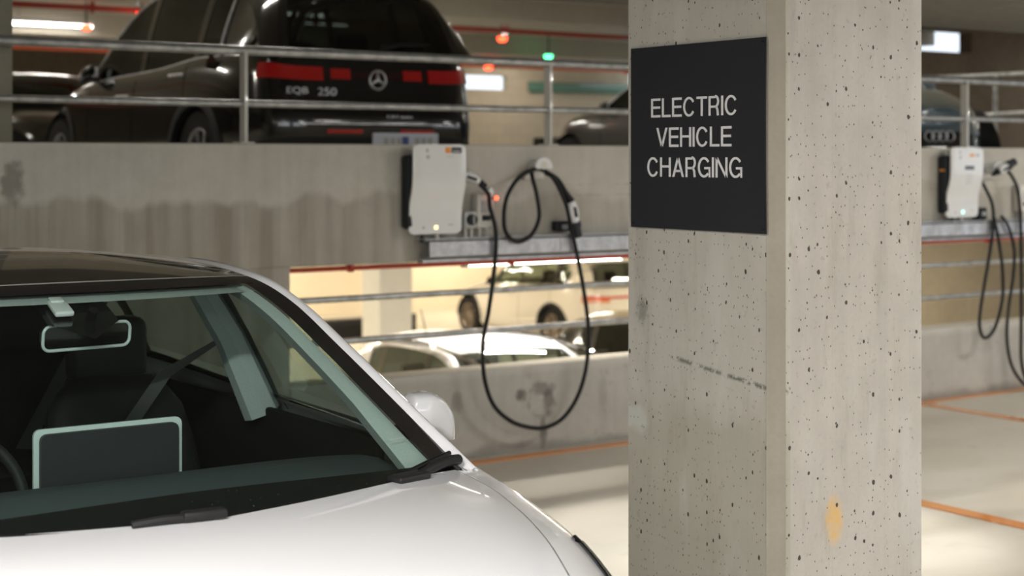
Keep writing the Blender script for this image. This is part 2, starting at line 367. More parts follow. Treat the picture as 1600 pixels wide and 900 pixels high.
struct('wall_upper_back', MB().box(-12, 12.6, 27, 27.2, 1.34, 3.97), M['brownwall'], smooth=0)
struct('wall_upper_right', MB().box(16.2, 46, 17, 17.25, 1.34, 3.43).box(16.2, 46, 17, 17.25, 3.76, 3.97).box(20.9, 46, 17, 17.25, 3.43, 3.76), M['brownwall'], smooth=0)
struct('ceiling_beam_front', MB().box(-12, 21.9, 18.6, 19.3, 3.68, 3.97), M['ceil_up'], smooth=0)
struct('ceiling_beam_back', MB().box(-12, 21.9, 24.0, 24.7, 3.62, 3.97), M['ceil_up'], smooth=0)
struct('ceiling_beam_lower', MB().box(3.9, 30, 11.5, 12.1, .98, 1.14), M['ceil_up'], smooth=0)
struct('trim_line_along_wall', MB().box(3.9, 8.86, 7.50, 7.60, .0, .004).box(8.86, 12, 7.57, 7.655, .0, .004), M['orange'], smooth=0)
for i, x in enumerate((8.72, 6.19, 11.25)):
    struct('trim_bay_line', MB().box(x, x+.105, 3.0 if i else 4.2, 7.5, 0, .004), M['orange'], smooth=0)

def simple_col(name, label, x0, x1, y0, y1, z0, z1, m):
    o = MB().box(x0, x1, y0, y1, z0, z1, .02).build(name, m); return tag(o, label, 'column')
simple_col('concrete_column', 'dark beige square concrete column at far left of the upper deck', 1.93, 2.53, 8.0, 8.6, 1.34, 3.97, M['upcol'])
simple_col('concrete_column', 'pale square column on the lower deck beyond the white wagon', 11.0, 11.52, 18.95, 19.45, -1.6, 1.14, M['palecol'])

# ------------------------------------------------------------------ the big column with its sign
CX0, CX1, CY0, CY1, CH = 3.10, 3.70, 3.186, 3.832, .033
poly = [(CX0+CH, CY0), (CX1-.008, CY0), (CX1, CY0+.008), (CX1, CY1-.012), (CX1-.012, CY1), (CX0+.006, CY1), (CX0, CY1-.006), (CX0, CY0+CH)]
col = thing('concrete_column', 'large pitted concrete column carrying the black sign in the foreground', 'column', (0, 0, 0))
MB().prism(poly, 'z', 0, 2.66).build('shaft', M['column'], col, smooth=0)
MB().prism([(CX0+CH+.001, CY0-.003), (CX0+CH+.001, CY0+.02), (CX0+.02, CY0+CH+.001), (CX0-.003, CY0+CH+.001)], 'z', 0, 2.655).build('chamfer', M['seam'], col, smooth=0)

sg = thing('parking_sign', 'black square sign with white lettering screwed to the large column', 'sign', (CX0-.006, (3.21+3.81)/2, 1.784))
plate = MB(); n = 14
SY0, SY1, SZ0, SZ1 = -.300, .292, -.2715, .2715
front = [[(-.004-.006*max(0, 1-(i/n)*4)**2*(.5+.5*math.cos(3*(j/n-.5))), lerp(SY0, SY1, i/n), lerp(SZ0, SZ1, j/n)) for j in range(n+1)] for i in range(n+1)]
back = [[(p[0]+.003, p[1], p[2]) for p in r] for r in front]
plate.grid(front); plate.grid(back)
for a, b in ((front[0], back[0]), (front[-1], back[-1]), ([r[0] for r in front], [r[0] for r in back]), ([r[-1] for r in front], [r[-1] for r in back])): plate.grid([a, b])
plate.build('panel', M['black'], sg)
for (yy, zz) in ((SY0+.012, SZ1-.012), (SY1-.012, SZ1-.012), (SY0+.012, SZ0+.012), (SY1-.012, SZ0+.012)):
    MB().lathe([(.0, -.0105 if yy < 0 else -.0065), (.003, -.0105 if yy < 0 else -.0065), (.0035, -.003)], 'x', 12, (0, yy, zz)).build('screw', M['trim'], sg)
def lettering(txt, size, m, parent, loc, rot, width=None, height=None, name='lettering', thick=.0012):
    cu = bpy.data.curves.new(name, 'FONT'); cu.body = txt; cu.size = size; cu.align_x = 'CENTER'; cu.extrude = thick/2
    to = bpy.data.objects.new(name, cu); C.objects.link(to); bpy.context.view_layer.update()
    me = bpy.data.meshes.new_from_object(to); C.objects.unlink(to); bpy.data.objects.remove(to)
    xs = [v.co.x for v in me.vertices]; ys = [v.co.y for v in me.vertices]
    w_, h_ = max(xs)-min(xs), max(ys)-min(ys); cx = (max(xs)+min(xs))/2; y0 = min(ys)
    kx = width/w_ if width else 1; ky = height/h_ if height else kx
    for v in me.vertices: v.co.x = (v.co.x-cx)*kx; v.co.y = (v.co.y-y0)*ky
    me.materials.clear(); me.materials.append(m)
    o = bpy.data.objects.new(name, me); o.location = loc; o.rotation_euler = rot; return link(o, parent)
def glyph(ch, t=.128):
    polys = []
    def seg(a, b, w=t):
        d = Vector((b[0]-a[0], b[1]-a[1])).normalized(); nn = Vector((-d.y, d.x))*w/2
        polys.append([(a[0]+nn.x, a[1]+nn.y), (a[0]-nn.x, a[1]-nn.y), (b[0]-nn.x, b[1]-nn.y), (b[0]+nn.x, b[1]+nn.y)])
    def arc(cx, cy, rx, ry, a0, a1, n=22, w=t):
        for k in range(n):
            q = []
            for a, o in ((a0+(a1-a0)*k/n, 0), (a0+(a1-a0)*(k+1)/n, 0)):
                a = math.radians(a); q.append((math.cos(a), math.sin(a)))
            polys.append([(cx+q[0][0]*rx, cy+q[0][1]*ry), (cx+q[0][0]*(rx-w), cy+q[0][1]*(ry-w*.92)), (cx+q[1][0]*(rx-w), cy+q[1][1]*(ry-w*.92)), (cx+q[1][0]*rx, cy+q[1][1]*ry)])
    h = t/2
    if ch == 'E': W = .68; seg((h, 0), (h, 1)); [seg((t, y), (W-(.03 if y == .52 else 0), y)) for y in (h*.9, .52, 1-h*.9)]
    elif ch == 'L': W = .63; seg((h, 0), (h, 1)); seg((t, h*.9), (W, h*.9))
    elif ch == 'T': W = .72; seg((0, 1-h*.9), (W, 1-h*.9)); seg((W/2, 0), (W/2, 1-t*.9))
    elif ch == 'I': W = t; seg((h, 0), (h, 1))
    elif ch == 'H': W = .76; seg((h, 0), (h, 1)); seg((W-h, 0), (W-h, 1)); seg((t, .53), (W-t, .53), t*.92)
    elif ch == 'N': W = .78; seg((h, 0), (h, 1)); seg((W-h, 0), (W-h, 1)); polys.append([(0, 1), (t*1.12, 1), (W, 0), (W-t*1.12, 0)])
    elif ch == 'V': W = .80; polys += [[(0, 1), (t*1.08, 1), (W/2+t*.52, 0), (W/2-t*.52, 0)], [(W, 1), (W-t*1.08, 1), (W/2-t*.52, 0), (W/2+t*.52, 0)]]
    elif ch == 'A': W = .82; polys += [[(0, 0), (t*1.08, 0), (W/2+t*.55, 1), (W/2-t*.55, 1)], [(W, 0), (W-t*1.08, 0), (W/2-t*.55, 1), (W/2+t*.55, 1)]]; seg((W*.25, .30), (W*.75, .30), t*.9)
    elif ch == 'C': W = .82; arc(.41, .5, .41, .515, 32, 328, 30)
    elif ch == 'G': W = .84; arc(.42, .5, .42, .515, 36, 318, 30); seg((.44, .46), (W, .46), t*.9); seg((W-h*.85, 0), (W-h*.85, .42), t*.85)
    elif ch == 'R': W = .74; seg((h, 0), (h, 1)); seg((t, 1-h*.9), (.46, 1-h*.9), t*.9); seg((t, .455), (.46, .455), t*.9); arc(.44, .724, .27, .276+.055, 90, -90, 14); seg((.52, .44), (.60, .30)); seg((.60, .32), (.63, 0))
    return polys, W
def sign_line(txt, parent, y0, y1, zb, zt, x):
    adv = 0; allp = []
    for ch in txt:
        p, W = glyph(ch); allp.append((adv, p)); adv += W+.115
    adv -= .115; k = (y1-y0)/adv; hh = zt-zb
    for a, p in allp:                                        # read from -X: text runs towards -Y
        mb = MB()
        for q in p: mb.prism([(y1-(a+u)*k, zb+v*hh) for u, v in q], 'x', x-.0012, x)
        mb.build('letter', M['white_letter'], parent, smooth=0, weld=False)
RX = (PI/2, 0, -PI/2)                                       # readable from -X
for txt, y0, y1, zb, zt in (('ELECTRIC', 3.328, 3.704, 1.8435, 1.8995), ('VEHICLE', 3.352, 3.680, 1.755, 1.812), ('CHARGING', 3.308, 3.722, 1.6665, 1.724)):
    sign_line(txt, sg, y0-sg.location.y, y1-sg.location.y, zb-sg.location.z, zt-sg.location.z, -.0045)

# ------------------------------------------------------------------ railings
def railing(label, x0, x1, y, rails, posts=(), zb=1.8, pm='galv'):
    r = thing('railing', label, 'railing', ((x0+x1)/2, y, zb), 0)
    cx = r.location.x
    for z, rad in rails: MB().tube([(x0-cx, 0, z-zb), (x1-cx, 0, z-zb)], rad, 14).build('rail', M['galv'], r)
    for px in posts:
        p = MB().box(px-cx-.009, px-cx+.009, -.03, .03, 0.006, rails[0][0]-zb-.01).build('post', M[pm], r, smooth=0)
        MB().box(px-cx-.04, px-cx+.04, -.05, .05, .0, .008).build('foot_plate', M[pm], p, smooth=0)
    return r
railing('galvanised two-rail guard along the top of the edge beam', -6, 13, WY+.08, [(2.292, .025), (2.012, .019)], (-2.2, -.25, 1.7, 3.665, 5.655, 7.55, 9.44, 11.4), pm='postw')
railing('galvanised rails in the gap between edge beam and low wall', 3.905, 13, WY+.12, [(.946, .018), (.712, .018)], (), .5)
fr = thing('railing', 'sloping ramp handrail behind the right-hand charger', 'railing', (15.5, 11.8, 2.6))
for dz in (0, -.45): MB().tube([(-1.9, 0, .0+dz), (3.2, 0, .30+dz)], .022, 10).build('rail', M['galv'], fr)
MB().box(-.6, -.56, -.02, .02, -1.26, .05).build('post', M['galv'], fr)
MB().box(2.4, 2.44, -.02, .02, -1.26, .22).build('post', M['galv'], fr)

# ------------------------------------------------------------------ cable tray, chargers, cables
def cable_tray(label, x0, x1):
    r = thing('cable_tray', label, 'cable tray', (x0, WY-.004, 1.17))
    L = x1-x0
    MB().prism([(-.11, .085), (-.105, .09), (-.0, .09), (0, .085), (-.10, .085), (-.10, .005), (0, .005), (0, 0), (-.105, 0), (-.11, .005)], 'x', 0, L).build('channel', M['galvw'], r, smooth=0)
    MB().box(-.03, L, -.112, -.02, .098, .104).build('lid', M['galvw'], r, smooth=0)
    MB().box(-.02, L, -.07, -.003, -.030, -.014).build('strut', M['galvw'], r, smooth=0)
    k = .9
    while k < L: MB().box(k, k+.004, -.1125, -.10, -.002, .106).build('joint', M['grey_plastic'], r, smooth=0); k += .95
    return r
cable_tray('galvanised cable tray under the left white charger', 4.70, 7.9)
cable_tray('galvanised cable tray under the charger right of the column', 8.2, 12.5)

def charger(x, label, second=False, led='ledwarm'):
    r = thing('wall_charger', label, 'charger', (x, WY, 1.30))
    wdt, hgt = .345, .50
    MB().box(-.012, wdt-.02, -.085, -.006, .03, hgt-.06, .02).build('back_box', M['dark_plastic'], r)
    prof = [(0, .085), (.03, .087), (.08, .088), (.14, .092), (.19, .104), (.24, .120), (.29, .130), (.36, .133), (.44, .134), (.5, .133)]
    mb = MB(); rows = []
    cr = .028; nz = 44; th = .018
    for side in (0, 1):
        rows = []
        for i in range(nz+1):
            z = hgt*i/nz; p = ip(prof, z)
            ins = 0
            for e in (z, hgt-z):
                if e < cr: ins = max(ins, cr-math.sqrt(max(0, cr*cr-(cr-e)**2)))
            lo, hi = ins-.01*(1 if z < .2 else 1)*ip([(0, 0), (.16, 0), (.3, 1), (.5, 1)], z)*0, wdt-ins
            row = []
            for k in range(13):
                q = k/12; xx = lerp(lo, hi, q); e = min(q, 1-q)*wdt
                edge = max(0, .010-e)/.010 if e < .010 else 0
                row.append((xx, -(p-(.006*edge*edge if side == 0 else th)), z))
            rows.append(row)
        mb.grid(rows)
        if side == 0: f0 = rows
        else:
            b0 = rows
            for a, b in ((f0[0], b0[0]), (f0[-1], b0[-1]), ([q[0] for q in f0], [q[0] for q in b0]), ([q[-1] for q in f0], [q[-1] for q in b0])): mb.grid([a, b])
    mb.build('front_shell', M['white_plastic'], r, smooth=50)
    MB().box(.03, wdt-.03, -.08, -.02, hgt-.06, hgt-.02, .01).build('top_bracket', M['grey_plastic'], r)
    def on(xc, zc, w_, h_, m, nm):
        p = ip(prof, zc); return MB().prism(rrect(xc-w_/2, xc+w_/2, zc-h_/2, zc+h_/2, min(w_, h_)*.2), 'y', -p-.0015, -p+.004).build(nm, M[m], r, smooth=0)
    on(.172, .037, .022, .020, led, 'status_light')
    on(.09, .037, .014, .014, 'grey_plastic', 'socket_mark')
    on(.27, .05, .035, .006, 'grey_plastic', 'maker_mark')
    on(.085, .465, .016, .02, 'grey_plastic', 'plug_icon'); on(.09, .43, .02, .02, 'grey_plastic', 'plug_icon')
    if second:
        on(.215, .445, .045, .022, 'orange_sticker', 'label_sticker'); on(.275, .445, .04, .02, 'grey_plastic', 'label_sticker')
        on(.19, .355, .10, .030, 'sticker', 'display')
        for k in range(4): on(.19, .305-.02*k, .07, .005, 'grey_plastic', 'text_line')
        MB().box(-.0135, -.011, -.075, -.03, .33, .345).build('side_sticker', M['orange_sticker'], r, smooth=0)
    else:
        on(.222, .468, .036, .034, 'orange_sticker', 'label_sticker'); on(.278, .468, .068, .034, 'sticker', 'label_sticker')
        for k, ww in enumerate((.05, .045)): on(.276, .474-.013*k, ww, .004, 'white_letter', 'text_line')
        on(.235, .432, .05, .008, 'ledwarm' if False else 'cream_plastic', 'text_line')
    MB().tube([(.20, -.05, .03), (.20, -.05, -.045)], .013, 10).build('gland', M['cream_plastic'], r)
    MB().tube([(.10, -.05, .03), (.10, -.05, -.045)], .010, 10).build('gland', M['dark_plastic'], r)
    return r
charger(4.585, 'white wall charger with dark back box on the edge beam left of the column')
charger(9.045, 'white wall charger with small display on the beam right of the column', True, 'ledcyan')

def iso_switch(x, z, w_, h_, label, knob=True):
    r = thing('isolator_switch', label, 'switch', (x, WY, z))
    MB().box(0, w_, -.075, -.002, 0, h_, .012).build('housing', M['grey_plastic' if knob else 'cream_plastic'], r)
    if knob:
        MB().lathe([(0, -.100), (.026, -.100), (.030, -.096), (.030, -.076), (.034, -.074)], 'y', 24, (w_/2, 0, h_*.52)).build('rotary_knob', M['dark_plastic'], r)
        MB().box(w_/2-.004, w_/2+.004, -.106, -.098, h_*.52-.024, h_*.52+.024).build('knob_bar', M['grey_plastic'], r)
    else:
        MB().box(.03, w_-.03, -.090, -.07, .045, .075, .005).build('toggle', M['dark_plastic'], r)
        MB().box(.02, w_-.02, -.079, -.07, h_*.45, h_*.80, .003).build('breaker_window', M['grey_plastic'], r)
        MB().box(w_-.045, w_-.03, -.081, -.07, h_*.52, h_*.62).build('green_mark', M['green'], r, smooth=0)
    for gx in (w_*.3, w_*.75):
        MB().tube([(gx, -.04, .004), (gx, -.04, -.05)], .010, 10).build('gland', M['cream_plastic'], r)
    return r
iso_switch(4.955, 1.322, .092, .10, 'small grey isolator box with black round knob beside the left charger')
iso_switch(5.045, 1.322, .112, .20, 'taller pale breaker enclosure right of the round-knob isolator', False)
iso_switch(9.88, 1.325, .10, .20, 'small cream junction box at the far right photo edge', False)
MB_ = MB().lathe([(.0, -.006), (.011, -.005), (.011, 0)], 'y', 16)
led = MB_.build('indicator_light', M['ledred'], None, loc=(5.145, WY-.115, 1.495)); tag(led, 'tiny red indicator light glowing beside the left charging cable', 'light')
MB().box(-.006, .006, 0, .113, -.006, .006).build('bracket', M['grey_plastic'], led, smooth=0)

def hook(x, z, label):
    r = thing('cable_hook', label, 'cable holder', (x, WY, z))
    hb = MB(); pts = [(.062*math.cos(a), .062*math.sin(a)) for a in [PI*k/16-.25 for k in range(17)]]
    pts = [(.062*math.cos(a), .055*math.sin(a)+.0) for a in [-.2+(PI+.4)*k/20 for k in range(21)]]
    hb.prism(pts, 'y', -.105, -.085).build('cap', M['white_plastic'], r, smooth=40)
    MB().lathe([(.03, -.088), (.032, -.05), (.042, -.004)], 'y', 20, (0, 0, -.0)).build('stem', M['white_plastic'], r)
    MB().box(-.085, .06, -.03, -.001, -.075, -.03, .008).build('wall_plate', M['cream_plastic'], r)
    MB().lathe([(0, -.108), (.022, -.107), (.024, -.104)], 'y', 20, (0, 0, .008)).build('disc', M['cream_plastic'], r)
    return r
hook(5.49, 1.672, 'round white cable hook holding the looped charging cable')
hook(9.60, 1.645, 'white cable hook beside the right-hand charger')

def plug(parent, p0, p1, p2, nm='connector'):
    """cable boot - white grip - black nose, along p0 p1 p2"""
    a, b, c = Vector(p0), Vector(p1), Vector(p2)
    MB().tube([a, lerp(a, b, .5), b], [.013, .018, .026], 14).build('cable_boot', M['rubber'], parent)
    MB().tube(spline([b, lerp(b, c, .3), lerp(b, c, .65), lerp(b, c, 1)], 5), [.024+.012*math.sin(PI*k/15) for k in range(16)], 16).build('grip', M['white_plastic'], parent)
    d = (c-b).normalized(); m_ = lerp(b, c, .5)
    MB().tube([m_-d*.03+Vector((-.004, -.033, 0)), m_+d*.03+Vector((-.004, -.033, 0))], .010, 10).build('thumb_latch', M['dark_plastic'], parent)
    MB().tube([c, c+d*.03, c+d*.035, c+d*.09], [.034, .036, .029, .029], 16).build('nose', M['dark_plastic'], parent)
Y1 = WY-.10
def P2(l, y=Y1): return [(x, y, z) for x, z in l]
cb = thing('charging_cable', 'black charging cable hanging in a long loop left of the column', 'cable', (0, 0, 0))
SH = -.07
main = [(5.065, WY-.11, 1.575), (5.115, WY-.12, 1.52), (5.17, WY-.12, 1.44), (5.197, WY-.12, 1.305), (5.190, WY-.13, 1.12), (5.150, WY-.13, .864), (5.112, WY-.13, .70), (5.115, WY-.13, .50), (5.175, WY-.13, .33), (5.29, WY-.13, .225), (5.42, WY-.13, .172), (5.55, WY-.13, .158), (5.68, WY-.13, .205), (5.785, WY-.13, .325), (5.845, WY-.13, .49), (5.862, WY-.13, .70), (5.825, WY-.13, .95), (5.765, WY-.12, 1.20), (5.735, WY-.13, 1.30), (5.70, WY-.13, 1.45), (5.62, WY-.12, 1.60), (5.565, WY-.08, 1.655), (5.48, WY-.10, 1.655), (5.37, WY-.11, 1.605), (5.285, WY-.12, 1.50), (5.253, WY-.12, 1.38), (5.27, WY-.12, 1.295), (5.345, WY-.12, 1.243), (5.44, WY-.12, 1.275), (5.50, WY-.12, 1.375), (5.498, WY-.12, 1.50), (5.475, WY-.11, 1.60), (5.485, WY-.08, 1.645)]
main = [(x+(SH if i > 1 else -.03), min(y, WY-.136) if z < 1.42 and z > 0 else y, z) for i, (x, y, z) in enumerate(main)]
MB().tube(spline(main, 9), .0125, 12).build('cable', M['rubber'], cb)
MB().tube([(5.02, WY-.1, 1.60), (5.045, WY-.11, 1.585), (5.075, WY-.115, 1.562)], [.014, .017, .013], 12).build('inline_sleeve', M['rubber'], cb)
g1 = Vector((4.935, WY-.08, 1.625)); g2 = Vector((5.035, WY-.105, 1.592))
MB().tube(spline([g1, lerp(g1, g2, .4)+Vector((0, 0, .012)), g2], 6), [.020+.010*math.sin(PI*k/12) for k in range(13)], 14).build('wall_plug', M['white_plastic'], cb)
MB().tube([lerp(g1, g2, .15)+Vector((0, -.026, .0)), lerp(g1, g2, .7)+Vector((0, -.026, 0.0))], .009, 10).build('thumb_latch', M['dark_plastic'], cb)
MB().tube([(5.088, WY-.118, 1.552), (5.112, WY-.12, 1.525)], .019, 12).build('cable_marker', M['white_plastic'], cb)
cg = cb
MB().tube(spline([(5.51, WY-.09, 1.64), (5.58, WY-.11, 1.60), (5.63, WY-.12, 1.53)], 5), .015, 12).build('strain_sleeve', M['rubber'], cg)
plug(cg, (5.62, WY-.12, 1.545), (5.665, WY-.13, 1.468), (5.695, WY-.13, 1.345))
hs = MB().box(-.06, .06, -.055, 0, 0, .06, .01).build('connector_holster', M['dark_plastic'], loc=(5.675, WY-.004, 1.29)); tag(hs, 'black wall holster behind the hanging connector below the round hook', 'holster'); MB().box(-.02, .02, -.06, -.05, .01, .04, .004).build('latch_plate', M['grey_plastic'], hs)

c2 = thing('charging_cable', 'black charging cables hanging in two long loops at the right edge', 'cable', (0, 0, 0))
MB().tube(spline([(9.400, WY-.10, 1.56), (9.440, WY-.11, 1.50), (9.480, WY-.138, 1.38), (9.485, WY-.138, 1.22), (9.440, WY-.138, 1.0), (9.365, WY-.138, .72), (9.335, WY-.138, .55), (9.360, WY-.138, .45), (9.420, WY-.138, .43), (9.510, WY-.138, .50), (9.590, WY-.138, .70), (9.590, WY-.138, .92), (9.550, WY-.138, 1.12), (9.500, WY-.138, 1.29)], 9), .0125, 12).build('cable', M['rubber'], c2)
MB().tube(spline([(9.610, WY-.09, 1.66), (9.700, WY-.11, 1.62), (9.760, WY-.138, 1.50), (9.795, WY-.138, 1.30), (9.805, WY-.138, .95), (9.805, WY-.138, .5), (9.810, WY-.138, .22), (9.880, WY-.15, .06), (10.010, WY-.2, .018)], 9), .0125, 12).build('cable', M['rubber'], c2)
MB().tube(spline([(9.580, WY-.138, 1.30), (9.660, WY-.138, 1.22), (9.725, WY-.138, 1.05), (9.710, WY-.138, .85), (9.655, WY-.138, .60), (9.645, WY-.138, .38), (9.710, WY-.14, .18), (9.840, WY-.18, .04), (10.010, WY-.24, .018)], 9), .0125, 12).build('cable', M['rubber'], c2)
c3 = c2
plug(c3, (9.510, WY-.11, 1.60), (9.550, WY-.138, 1.63), (9.640, WY-.138, 1.665))
hs = MB().box(-.04, .04, -.078, 0, 0, .09, .012).build('connector_holster', M['dark_plastic'], loc=(9.455, WY-.004, 1.275)); tag(hs, 'black wall holster beside the right-hand charger, above the tray', 'holster'); MB().box(-.02, .02, -.084, -.07, .03, .06, .004).build('latch_plate', M['grey_plastic'], hs)

# ------------------------------------------------------------------ pipes, ceiling lamps, bay indicators
def pipe(label, p0, p1, r, m, nb=5):
    o = thing('sprinkler_pipe', label, 'pipe', p0)
    d = Vector(p1)-Vector(p0); MB().tube([(0, 0, 0), d], r, 12).build('pipe', M[m], o)
    for k in range(nb):
        q = d*((k+.5)/nb); MB().box(q.x-.012, q.x+.012, -r*1.6, r*1.6, q.z-r*1.5, q.z+r*2.6).build('clamp', M[m], o, smooth=0)
    return o
pipe('red sprinkler pipe under the upper deck slab, seen through the gap', (3.95, 8.12, 1.088), (13, 8.12, 1.088), .015, 'red', 8)
pipe('dark red sprinkler pipe along the nearer upper deck ceiling beam', (-4, 20.1, 3.67), (22, 20.1, 3.67), .04, 'red', 8)
pipe('bright orange-red pipe along the far upper deck ceiling', (-4, 25.2, 3.50), (22, 25.2, 3.50), .05, 'orangepipe', 8)
def lamp(x, y, z, label, group, along='x', L=1.25, power=40, col=(1, .95, .86), w_=.10):
    r = thing('tube_light', label, 'light', (x, y, z), 0 if along == 'x' else PI/2, group)
    MB().box(-L/2, L/2, -w_*.6, w_*.6, -.05, 0, .008).build('housing', M['white_plastic'], r)
    MB().tube([(-L/2+.02, 0, -.075), (L/2-.02, 0, -.075)], .022, 12).build('tube', M['tube'], r)
    for s in (-1, 1): MB().box(s*L/2-.012, s*L/2+.012, -.03, .03, -.10, -.05).build('end_cap', M['white_plastic'], r, smooth=0)
    if power:
        l = bpy.data.lights.new('lamp_light', 'AREA'); l.shape = 'RECTANGLE'; l.size = L-.05; l.size_y = .05; l.energy = power; l.color = col
        o = bpy.data.objects.new('lamp_light', l); o.location = (0, 0, -.103); link(o, r)
    return r
GN = 'tube lights on the ceiling over the charging bays'
for x in (-5.0, .3, 5.2, 10.4, 15.5):
    for y in (-5.5, -1.2, 1.9, 5.6):
        if y > 5 and x < 3: continue
        lamp(*((7.0, 4.7) if (x, y) == (5.2, 5.6) else (x, y)), 2.66, 'long tube light on the ceiling over the charging bays', GN, power=92 if x < 3 else 38, col=(1, .975, .945))
GU = 'tube lights under the upper deck ceiling out of sight'
for x in (-1, 5, 11, 17, 24, 31):
    for y in (10.3, 15.2, 21.6):
        if y > 18 and x > 16: continue
        lamp(x+2.6 if x < 6 and 14 < y < 16 else x, y, 3.97, 'tube light under the upper deck ceiling', GU, power=40)
o_ = lamp(8.05, 23.62, 3.80, 'lit white tube light high at left on the upper deck ceiling', None, power=20)
for sx in (-.5, .5): MB().tube([(sx, 0, -.01), (sx, 0, .17)], .010, 8).build('drop_rod', M['galv'], o_)
for x in (13.5, 18.5): lamp(x, 25.9, 3.97, 'added tube light under the upper deck ceiling brightening the block wall', 'added tube lights brightening the block wall', power=16)  # unseen lamps, added to lift the tan block wall
lamp(6.1, 8.38, 1.14, 'warm tube light just under the edge beam above the red pipe', None, power=14, col=(1, .9, .75))
lamp(9.3, 12.9, 1.14, 'added warm tube light brightening the roof of the white estate car on the lower deck', None, power=170, col=(1, .97, .92))  # extra lamp, added to whiten the estate's roof
lamp(26, 15.5, 3.97, 'tube light by the brown wall at right', None, power=12)
lamp(12.0, 22.8, 3.97, 'tube light between the upper deck ceiling beams', None, power=30)
GL = 'warm tube lights under the lower deck ceiling'
for x in (3, 8.5, 14, 19):
    for y in (10.0, 14.5, 20.0, 25.0, 28.5):
        lamp(x, y, 1.14, 'warm tube light under the lower deck ceiling', GL, power=85, col=(1, .87, .66))
lamp(22, 13.4, 1.14, 'warm tube light by the right lower deck wall', None, power=15, col=(1, .86, .62))
def indicator(x, y, z, label, m, top):
    r = thing('bay_indicator', label, 'indicator light', (x, y, z))
    MB().lathe([(0, -.055), (.055, -.045), (.075, 0), (.075, .02), (0, .02)], 'z', 20).build('dome', M[m], r)
    MB().tube([(0, 0, .02), (0, 0, top-z)], .012, 8).build('stem', M['trim'], r)
    return r
for x, y, z, lb, m in ((7.94, 19.81, 3.60, 'red bay indicator lamp just above the black car\'s windscreen', 'ledred'),
                       (14.16, 20.6, 3.60, 'red bay indicator lamp between the black car and the column', 'ledred'),
                       (16.6, 24.6, 3.42, 'small red indicator lamp low above the block wall', 'ledred'),
                       (17.12, 23.43, 3.58, 'green bay indicator lamp above the railing post', 'ledgreen'),
                       (8.06, 22.2, 3.60, 'red indicator lamp beside the lit tube light at left', 'ledred')):
    indicator(x, y, z, lb, m, 3.97)
lampspot = thing('fill_spot', 'added ceiling downlight over the bay left of the big column', 'light', (5.0, 5.25, 2.66))  # unseen fitting, added to cast the bright pool on the floor
MB().lathe([(0, -.005), (.08, -.005), (.10, -.02), (.11, 0)], 'z', 24).build('bezel', M['white_plastic'], lampspot)
sl = bpy.data.lights.new('lamp_light', 'SPOT'); sl.energy = 300; sl.spot_size = math.radians(50); sl.spot_blend = .25; sl.color = (1, .99, .96); sl.shadow_soft_size = .20
so = bpy.data.objects.new('lamp_light', sl); so.location = (0, 0, -.03); link(so, lampspot)

# far background on the upper deck
gp = MB().box(0, 4.2, -.03, .03, 0, .22, .01).build('header_panel', M['green'], loc=(19.2, 26.968, 3.10)); tag(gp, 'long dim green panel high on the far block wall', 'panel')
bb = MB().box(0, 1.7, -.25, .25, 0, .8, .03).build('storage_cabinet', M['trim'], loc=(18.5, 25.6, 1.98)); tag(bb, 'dark cabinet against the tan block wall beside the grey car', 'cabinet')
MB().box(.02, .82, -.262, -.25, .03, .77).build('door', M['brownwall'], bb, smooth=0); MB().box(.88, 1.68, -.262, -.25, .03, .77).build('door', M['brownwall'], bb, smooth=0)
bb.location.z = 1.34
for (x, y, wd, lb) in ((13.95, 26.0, .85, 'dark low louvred box on the lower deck left of the pale column'), (15.55, 26.3, .45, 'dark low louvred box on the lower deck between the pale column and the ivory car')):
    v = thing('vent_box', lb, 'vent', (x, y, -1.6)); MB().box(0, wd, -.12, .14, 0, .36, .01).build('housing', M['trim'], v)
    for k in range(5): MB().box(.05, wd-.05, -.135, -.118, .04+.055*k, .055+.055*k).build('louvre', M['trim'], v, smooth=0)

